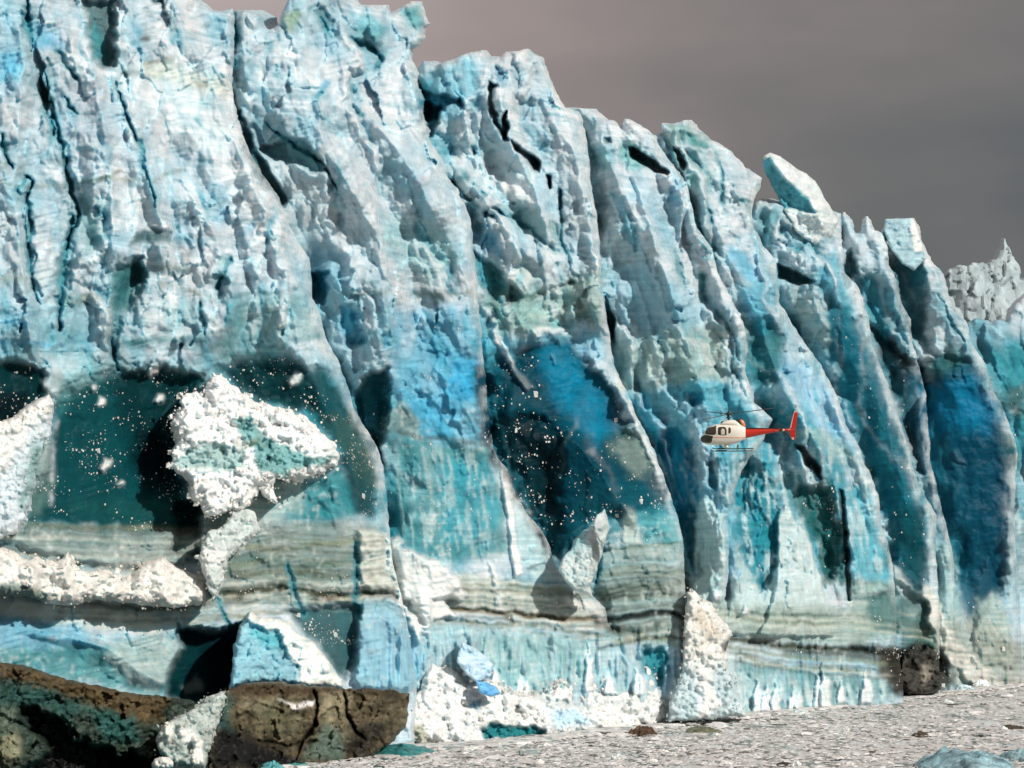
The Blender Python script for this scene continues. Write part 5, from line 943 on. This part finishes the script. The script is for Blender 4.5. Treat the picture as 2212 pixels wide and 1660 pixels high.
def bc(x, y):
    n_ = fbm(x / 2.5, y / 6, 5, 44, .65)[:, None]; b = np.array((.60, .585, .565)) * (1 + .16 * n_)
    q = sstep(.22, .38, fbm(x / 5, y / 16, 4, 47, .6))[:, None]; b = b * (1 - q * .75) + np.array((.12, .18, .17)) * q * .75
    q = sstep(.30, .42, fbm(x / 1.6, y / 4, 4, 48, .6))[:, None]; b = b * (1 - q) + np.array((.09, .08, .06)) * q
    q = sstep(.18, .34, fbm(x / 4 + 9, y / 9, 4, 49, .6))[:, None]; b = b * (1 - q * .8) + np.array((.66, .70, .70)) * q * .8
    q = (sstep(-3, -14, x) * sstep(300, 280, y))[:, None]; b = b * (1 - q) + np.array((.02, .12, .12)) * q     # open water by the brown ice
    return np.concatenate([b, np.full((len(x), 1), .35)], 1)
br = grid_sheet('brash_ice', np.arange(1700, 1440, -1.3), M_BRASH, bc, bz)
tag(br, 'grey pebbly brash ice choking the water below the glacier', kind='structure')
wm = ice_material('sea_water', .25, .3, 0, flat=(.05, .075, .075))
V = [(-6000, -300, -.6), (6000, -300, -.6), (6000, 12000, -.6), (-6000, 12000, -.6)]
tag(mesh_np('water', V, [(0, 1, 2, 3)], wm, None, None, False), 'grey-green sea water under the floating ice', kind='structure')

rnd = np.random.RandomState(5); VV = []; FF = []; CC = []; nch = 0
pal = [((.62, .61, .59), .5), ((.50, .49, .475), .24), ((.76, .76, .75), .16), ((.30, .38, .38), .07), ((.12, .11, .09), .03)]
pc = np.cumsum([p for _, p in pal])
for i in range(16000):
    if i < 11000: x = rnd.uniform(450, 2280); y = YW(x) + 2 + (1690 - YW(x)) * rnd.rand() ** 1.3; s = .10 + .18 * rnd.rand() ** 3 + (.6 * rnd.rand() if rnd.rand() < .02 else 0)
    else: x = rnd.uniform(860, 2280); y = YW(x) + rnd.uniform(-2, 7) ; s = .15 + .55 * rnd.rand() ** 2.5
    D = FPX * CZ / (y - HY); p = np.array([(x - HX) / FPX * D, D, s * .1])
    cidx = min(int(np.searchsorted(pc, rnd.rand() * pc[-1])), 4)
    VV.append(chunk_np(p, np.array([s * 1.7, s * 1.2, s * .22]), rnd)); FF.append(CF + nch * 8); nch += 1
    CC.append(np.tile(np.array([*pal[cidx][0], .1]), (8, 1)))
tag(mesh_np('brash_chunks', np.concatenate(VV), np.concatenate(FF), M_BRASH, np.concatenate(CC), None, False), 'countless small ice fragments packed along the foot of the cliff', kind='stuff')

def floe(label, x, y, wpx, hpx, colr, dome_, seed, wd=None, mat=None, cat='floating ice', group=None, name='ice_floe', proto=None):
    """low lump afloat at view position x, y (its waterline): heightfield dome with chipped top"""
    D = FPX * CZ / (y - HY); sx = wpx / 2 / FPX * D; sy = (wd or wpx * .9) / 2 / FPX * D; hz = hpx / FPX * D
    n_ = 44; u = np.linspace(-1, 1, n_); U, W = np.meshgrid(u, u); r = np.sqrt(U * U + W * W)
    ang = np.arctan2(W, U); rim = 1 + .16 * fbm(np.cos(ang) * 1.5 + seed, np.sin(ang) * 1.5, 3, seed)
    q = np.maximum(np.abs(U), np.abs(W)); k_ = np.where(r > 0, q / np.maximum(r, 1e-6), 1); U2 = U * k_ * rim; W2 = W * k_ * rim
    f = np.clip(1 - q ** 2.4, 0, 1); z = hz * (f * (.72 + .35 * facets(U2 * 2 + seed, W2 * 2, seed + 70, .9, .5)) + .08 * fbm(U2 * 4, W2 * 4, 3, seed) + .34 * f ** .5 * planes(U2 * 3.2 + seed, W2 * 3.2, seed + 71)[0] + .12 * f ** .5 * planes(U2 * 8 + seed, W2 * 8, seed + 72)[0]) - .3 * (q > .97)
    V = np.stack([U2 * sx, W2 * sy, z], -1).reshape(-1, 3); i = np.arange(n_ * n_).reshape(n_, n_)
    F = np.stack([i[:-1, :-1], i[:-1, 1:], i[1:, 1:], i[1:, :-1]], -1).reshape(-1, 4)
    C = np.concatenate([np.array(colr) * np.clip(1 + .8 * fbm(V[:, 0:1] / sx * 2, V[:, 1:2] / sx * 3, 3, seed) + .5 * fbm(V[:, 0:1] / sx * 7, V[:, 1:2] / sx * 9, 2, seed + 1), .3, 2), np.full((len(V), 1), .2)], 1)
    o = mesh_np(name, V, F, mat or M_ICE, C, None, True); o.location = ((x - HX) / FPX * D, D, -.05)
    return tag(o, label, cat, group)
floe('low teal floe half sunk before the brown ice block', 610, 1651, 120, 14, (.07, .27, .27), 1, 3, 200)
floe('rounded teal ice dome in front of the brown ice block, bottom edge', 585, 1662, 60, 18, (.10, .32, .34), 1, 4, 120)
floe('wide dark teal floe right of the brown ice block', 860, 1626, 170, 20, (.04, .20, .20), 1, 5, 260)
floe('large smooth blue-grey floe at the bottom right', 2090, 1655, 210, 38, (.24, .38, .42), 1, 6, 420)
floe('second blue-grey floe cut off by the right edge', 2212, 1636, 110, 20, (.27, .40, .43), 1, 7, 200)
floe('dark brown triangular lump on the brash ice, centre right', 1386, 1586, 66, 19, (.085, .05, .03), 1, 8, 60, M_DIRT)
floe('small dark brown lump afloat near the right, below the ribs', 1990, 1588, 44, 8, (.08, .06, .035), 1, 9, 40, M_DIRT)
floe('thin dark streak of debris ice at the right edge', 2185, 1572, 60, 7, (.07, .06, .04), 1, 10, 40, M_DIRT)
floe('small black lump at the bottom edge right of centre', 1692, 1652, 34, 7, (.05, .045, .035), 1, 11, 30, M_DIRT)
floe('olive debris floe lying before the right end of the rubble heap', 1515, 1580, 80, 12, (.16, .17, .11), 1, 12, 80, M_DIRT)
floe('white ice block on the waterline beneath the far right rib', 2120, 1484, 46, 17, (.74, .76, .76), 1, 14, 60)
floe('pale blue ice block on the waterline beside the far right rib', 2080, 1492, 60, 14, (.50, .62, .66), 1, 15, 80)
floe('pale low floe on the waterline under the olive banded ice', 1725, 1540, 50, 9, (.60, .66, .66), 1, 16, 60)
floe('broken white block at the right end of the waterline', 2170, 1476, 50, 15, (.66, .70, .70), 1, 18, 80)
base_fl = None
r2 = random.Random(9)
for i in range(34):
    x = r2.uniform(1000, 2180); y = float(YW(x)) + 6 + (1650 - float(YW(x))) * r2.random() ** 1.2
    D = FPX * CZ / (y - HY)
    if i == 0:
        base_fl = floe('small pale ice chunk afloat in the grey brash ice', x, y, 18, 5, (.62, .63, .61), 1, 21, 18, None, 'floating ice', 'small ice chunks in the brash ice', 'ice_chunk'); continue
    c = base_fl.copy(); col.objects.link(c); c.location = ((x - HX) / FPX * D, D, -.05); c.rotation_euler = (0, 0, r2.uniform(0, 6.28)); s = r2.uniform(.6, 1.7)
    c.scale = (s, s, s * r2.uniform(.6, 1.3))

# ------------------------------------------------------------------ helicopter
def paint(name, c, rgh=.3, met=0.0, dirt=.12):
    m = bpy.data.materials.new(name); m.use_nodes = True; n = m.node_tree.nodes; l = m.node_tree.links; b = n['Principled BSDF']
    q = n.new('ShaderNodeTexNoise'); q.inputs['Scale'].default_value = 2.5; q.inputs['Detail'].default_value = 6
    r_ = n.new('ShaderNodeMix'); r_.data_type = 'RGBA'; r_.inputs[6].default_value = (*[v * (1 - dirt) for v in c], 1); r_.inputs[7].default_value = (*c, 1)
    l.new(q.outputs[0], r_.inputs[0]); l.new(r_.outputs[2], b.inputs['Base Color']); b.inputs['Roughness'].default_value = rgh; b.inputs['Metallic'].default_value = met
    return m
P_CREAM = paint('cream_paint', (.84, .79, .68)); P_RED = paint('red_paint', (.58, .035, .018)); P_DARK = paint('dark_metal', (.035, .03, .025), .5, .3)
P_GLASS = paint('cabin_glass', (.045, .038, .025), .08); P_BLADE = paint('rotor_blade', (.028, .035, .035), .5); P_GREY = paint('skid_metal', (.10, .085, .065), .45, .4); P_ORANGE = paint('orange_trim', (.78, .26, .12)); P_PINK = paint('pale_trim', (.8, .5, .42)); P_SEAT = paint('cabin_interior', (.62, .56, .46), .8)
HD = 320.0
heli = empty('helicopter', wpt(1579, 939, HD)); tag(heli, 'small white and red helicopter flying left in front of the blue ice', 'helicopter')
PX = 167.0
def hx(cx): return -(cx - 760) / PX
def hz_(cy): return -(cy - 700) / PX
def part(name, bm, m, parent=None, smooth=True):
    me = bpy.data.meshes.new(name); bmesh.ops.recalc_face_normals(bm, faces=bm.faces); bm.to_mesh(me); bm.free(); me.materials.append(m)
    if smooth: me.polygons.foreach_set('use_smooth', [True] * len(me.polygons))
    o = bpy.data.objects.new(name, me); col.objects.link(o); o.parent = parent or heli; return o
ST = np.array([(184, 785, 800, .04), (200, 748, 822, .24), (230, 712, 845, .42), (262, 668, 862, .56), (290, 622, 872, .66), (330, 560, 882, .76), (400, 532, 890, .86), (500, 512, 898, .92), (600, 506, 900, .94), (700, 506, 896, .94), (800, 508, 880, .92), (880, 514, 855, .84), (950, 530, 825, .70), (1000, 555, 795, .54), (1060, 585, 768, .38)], float)
def prof(cx):
    return [np.interp(cx, ST[:, 0], ST[:, k_]) for k_ in (1, 2, 3)]
def half(cx, cy):
    t_, b_, w_ = prof(cx); c = (t_ + b_) / 2; h = (b_ - t_) / 2; q = min(1, abs(cy - c) / max(h, 1)); return w_ * (1 - q ** 2.6) ** (1 / 2.6)
bm = bmesh.new(); rings = []
for cx in np.concatenate([ST[:6, 0], np.arange(365, 1061, 35)]):
    t_, b_, w_ = prof(cx); c = (t_ + b_) / 2; h = (b_ - t_) / 2; ring = []
    for k_ in range(28):
        a = k_ / 28 * 2 * math.pi; ca, sa = math.cos(a), math.sin(a); e_ = 2 / 2.6
        ring.append(bm.verts.new((hx(cx), w_ * math.copysign(abs(ca) ** e_, ca), hz_(c + h * math.copysign(abs(sa) ** e_, sa)))))
    rings.append(ring)
for a, b in zip(rings[:-1], rings[1:]):
    for k_ in range(28): bm.faces.new((a[k_], a[(k_ + 1) % 28], b[(k_ + 1) % 28], b[k_]))
bm.faces.new(rings[0]); bm.faces.new(rings[-1]); body = part('fuselage', bm, P_CREAM)
def panel(name, top, bot, m, off=.015, parent=None, nc=12, nr=8, sides=(1, -1)):
    """patch lying on the fuselage skin between an upper and a lower line (crop pixels)"""
    top = np.array(top, float); bot = np.array(bot, float); res = None
    for s in sides:
        bm = bmesh.new(); g = []
        for cx in np.linspace(top[0, 0], top[-1, 0], nc):
            a = np.interp(cx, top[:, 0], top[:, 1]); b = np.interp(cx, bot[:, 0], bot[:, 1]); r_ = []
            for cy in np.linspace(a, b, nr):
                t_, b__, w_ = prof(cx); cyc = min(max(cy, t_ + 1), b__ - 1); r_.append(bm.verts.new((hx(cx), s * (half(cx, cyc) + off), hz_(cyc))))
            g.append(r_)
        for p, q in zip(g[:-1], g[1:]):
            for k_ in range(nr - 1): bm.faces.new((p[k_], p[k_ + 1], q[k_ + 1], q[k_]))
        me = part(name, bm, m, parent); sol = me.modifiers.new('thickness', 'SOLIDIFY'); sol.thickness = .02; res = me
    return res
panel('windshield', [(292, 628), (330, 568), (400, 540), (496, 524)], [(292, 672), (330, 680), (400, 688), (470, 690), (496, 660)], P_GLASS)
panel('chin_window', [(192, 765), (230, 722), (290, 692), (350, 695), (440, 712)], [(192, 808), (230, 838), (290, 845), (350, 850), (410, 838), (440, 720)], P_GLASS)
fr_ = panel('door_window', [(530, 570), (550, 548), (640, 542), (680, 560), (690, 600)], [(530, 680), (560, 692), (640, 700), (690, 692)], P_GLASS)
panel('rear_window', [(724, 560), (740, 550), (768, 575)], [(724, 660), (745, 668), (768, 640)], P_GLASS, nc=6)
panel('seat_back', [(585, 600), (610, 572), (640, 580), (655, 600)], [(585, 690), (655, 692)], P_SEAT, .03, nc=6)
panel('door_seam', [(498, 530), (506, 530)], [(455, 700), (465, 700)], P_SEAT, .012, nc=2)
panel('red_stripe', [(450, 728), (1040, 742)], [(450, 738), (1040, 756)], P_ORANGE, .012, nc=24, nr=2)
def loft(name, sts, m, parent=None, n_=16, cap=True):
    bm = bmesh.new(); rg = []
    for cx, t_, b_, w_ in sts:
        c = (t_ + b_) / 2; h = (b_ - t_) / 2
        rg.append([bm.verts.new((hx(cx), w_ * math.cos(a), hz_(c + h * math.sin(a)))) for a in [k_ / n_ * 2 * math.pi for k_ in range(n_)]])
    for a, b in zip(rg[:-1], rg[1:]):
        for k_ in range(n_): bm.faces.new((a[k_], a[(k_ + 1) % n_], b[(k_ + 1) % n_], b[k_]))
    bm.faces.new(rg[0]); bm.faces.new(rg[-1]); return part(name, bm, m, parent)
loft('engine_cowling', [(560, 500, 530, .2), (600, 478, 540, .42), (650, 440, 545, .5), (720, 430, 550, .52), (820, 432, 560, .5), (880, 455, 570, .46), (930, 500, 600, .4), (970, 540, 620, .3)], P_CREAM)
loft('air_intake', [(575, 470, 500, .12), (600, 452, 500, .2), (628, 450, 500, .2)], P_DARK)
loft('exhaust', [(862, 425, 500, .16), (900, 420, 520, .24), (935, 425, 545, .24), (960, 470, 560, .2)], P_DARK)
loft('rear_fairing', [(930, 425, 470, .2), (965, 425, 560, .24), (1000, 450, 570, .2), (1025, 520, 570, .1)], P_ORANGE)
boom = loft('tail_boom', [(950, 594, 792, .42), (1050, 598, 768, .34), (1200, 600, 735, .27), (1350, 601, 705, .22), (1500, 603, 676, .17), (1640, 604, 652, .13), (1760, 604, 642, .10), (1870, 602, 640, .08)], P_RED)
loft('boom_spine', [(950, 560, 600, .14), (1000, 572, 604, .12), (1300, 582, 604, .09), (1640, 592, 606, .06), (1690, 598, 606, .04)], P_DARK, boom)
loft('tail_band', [(1655, 600, 652, .14), (1690, 600, 650, .13)], P_DARK, boom)
def fin(name, pts, th, m, parent=None, y0=0):
    bm = bmesh.new(); a = [bm.verts.new((hx(x), y0 + th, hz_(y))) for x, y in pts]; b = [bm.verts.new((hx(x), y0 - th, hz_(y))) for x, y in pts]
    bm.faces.new(a); bm.faces.new(b[::-1])
    for i in range(len(a)): bm.faces.new((a[i], b[i], b[(i + 1) % len(a)], a[(i + 1) % len(a)]))
    bmesh.ops.bevel(bm, geom=list(bm.edges), offset=.015, segments=1, affect='EDGES'); return part(name, bm, m, parent, False)
f1 = fin('tail_fin', [(1832, 612), (1850, 560), (1915, 300), (1935, 272), (1975, 290), (1985, 320), (1960, 500), (1948, 612)], .05, P_RED)
fin('fin_leading_edge', [(1838, 590), (1912, 310), (1926, 300), (1862, 590)], .07, P_PINK, f1); fin('fin_tip', [(1915, 300), (1928, 268), (1968, 280), (1960, 305)], .075, P_PINK, f1)
f2 = fin('ventral_fin', [(1812, 620), (1945, 620), (1945, 700), (1935, 800), (1888, 806), (1865, 780)], .05, P_RED); fin('fin_tip', [(1865, 762), (1915, 762), (1912, 808), (1885, 808)], .07, P_PINK, f2)
bm = bmesh.new(); bmesh.ops.create_cube(bm, size=1); bmesh.ops.scale(bm, vec=(.42, 2.3, .05), verts=bm.verts); bmesh.ops.translate(bm, vec=(hx(1600), 0, hz_(622)), verts=bm.verts); bmesh.ops.bevel(bm, geom=list(bm.edges), offset=.02, segments=1, affect='EDGES'); part('stabilizer', bm, P_RED, smooth=False)
def cyl(bm, a, b, r0, r1=None, seg=12):
    a = Vector(a); b = Vector(b); d = b - a; q = d.to_track_quat('Z', 'Y').to_matrix().to_4x4()
    bmesh.ops.create_cone(bm, cap_ends=True, segments=seg, radius1=r0, radius2=r1 if r1 is not None else r0, depth=d.length, matrix=Matrix.Translation((a + b) / 2) @ q)
bm = bmesh.new(); cyl(bm, (hx(1722), .0, hz_(624)), (hx(1722), .34, hz_(624)), .16, .10); tr = part('tail_rotor_hub', bm, P_PINK)
for s in (1, -1):
    bm = bmesh.new(); bmesh.ops.create_cube(bm, size=1); bmesh.ops.scale(bm, vec=(.16, .02, .86), verts=bm.verts); bmesh.ops.translate(bm, vec=(0, 0, s * .5), verts=bm.verts)
    bmesh.ops.rotate(bm, cent=(0, 0, 0), matrix=Matrix.Rotation(R(38), 3, 'Y'), verts=bm.verts); bmesh.ops.translate(bm, vec=(hx(1722), .3, hz_(624)), verts=bm.verts); part('tail_rotor_blade', bm, P_BLADE, tr, False)
mast_top = Vector((hx(720), 0, hz_(318)))
bm = bmesh.new(); cyl(bm, (hx(720), 0, hz_(440)), mast_top, .13, .09); mast = part('rotor_mast', bm, P_DARK)
tilt = Matrix.Rotation(R(5.5), 3, 'Y')
bm = bmesh.new(); cyl(bm, mast_top - Vector((0, 0, .14)), mast_top + Vector((0, 0, .14)), .34, .26, 16); cyl(bm, mast_top + Vector((0, 0, .1)), mast_top + Vector((0, 0, .36)), .16, .06, 12)
cyl(bm, mast_top - Vector((0, 0, .46)), mast_top - Vector((0, 0, .38)), .30, .30, 16)
for k_ in range(3):
    a = R(60 + 120 * k_); d = Vector((math.cos(a), math.sin(a), 0)) * .28; cyl(bm, mast_top + d - Vector((0, 0, .45)), mast_top + d, .03, .03, 6)
hub = part('rotor_hub', bm, P_DARK)
for k_ in range(3):
    a = R(180 + 120 * k_ + 4); d = tilt @ Vector((math.cos(a), math.sin(a), 0)); sdv = tilt @ Vector((-math.sin(a), math.cos(a), 0)); up = d.cross(sdv)
    bm = bmesh.new(); prev = None
    for r_, ch, zt in ((.25, .10, .05), (.9, .10, .05), (1.1, .36, .05), (3.2, .38, .045), (5.35, .36, .035)):
        p = mast_top + d * r_ + up * (.012 * r_ * r_ * .35); sec = [bm.verts.new(p + sdv * (ch / 2 * u_) + up * (zt * v_)) for u_, v_ in ((-1, 0), (-.4, 1), (1, 0), (-.4, -1))]
        if prev:
            for q in range(4): bm.faces.new((prev[q], prev[(q + 1) % 4], sec[(q + 1) % 4], sec[q]))
        else: bm.faces.new(sec)
        prev = sec
    bm.faces.new(prev); part('rotor_blade', bm, P_BLADE, hub, False)
for s in (1, -1):
    bm = bmesh.new(); pts = [Vector((hx(400), s * 1.08, hz_(965))), Vector((hx(440), s * 1.08, hz_(986))), Vector((hx(800), s * 1.08, hz_(988))), Vector((hx(1165), s * 1.08, hz_(980)))]
    for a, b in zip(pts[:-1], pts[1:]): cyl(bm, a, b, .055, seg=10)
    sk = part('skid', bm, P_GREY)
    bm = bmesh.new(); bmesh.ops.create_cube(bm, size=1); bmesh.ops.scale(bm, vec=(1.2, .18, .05), verts=bm.verts); bmesh.ops.translate(bm, vec=(hx(600), s * 1.08, hz_(972)), verts=bm.verts); part('step', bm, P_DARK, sk, False)
for cx in (560, 880):
    bm = bmesh.new(); pts = [Vector((hx(cx), y_, hz_(c_))) for y_, c_ in ((1.08, 985), (.85, 930), (.5, 896), (-.5, 896), (-.85, 930), (-1.08, 985))]
    for a, b in zip(pts[:-1], pts[1:]): cyl(bm, a, b, .045, seg=8)
    part('cross_tube', bm, P_GREY)
bm = bmesh.new(); bmesh.ops.create_cube(bm, size=1); bmesh.ops.scale(bm, vec=(.5, .35, .45), verts=bm.verts); bmesh.ops.translate(bm, vec=(hx(680), .35, hz_(915)), verts=bm.verts); bmesh.ops.bevel(bm, geom=list(bm.edges), offset=.08, segments=2, affect='EDGES'); part('belly_box', bm, P_CREAM)
bm = bmesh.new(); cyl(bm, (hx(230), .2, hz_(830)), (hx(150), .25, hz_(900)), .02, seg=6); cyl(bm, (hx(158), .25, hz_(890)), (hx(140), .25, hz_(905)), .06, seg=8); part('antenna', bm, P_DARK)
# local +y is the side nearest the viewer, +x the nose: nose to the left of the picture
heli.rotation_euler = (Matrix.Rotation(R(180 - 8), 4, 'Z') @ Matrix.Rotation(R(-9), 4, 'X')).to_euler()
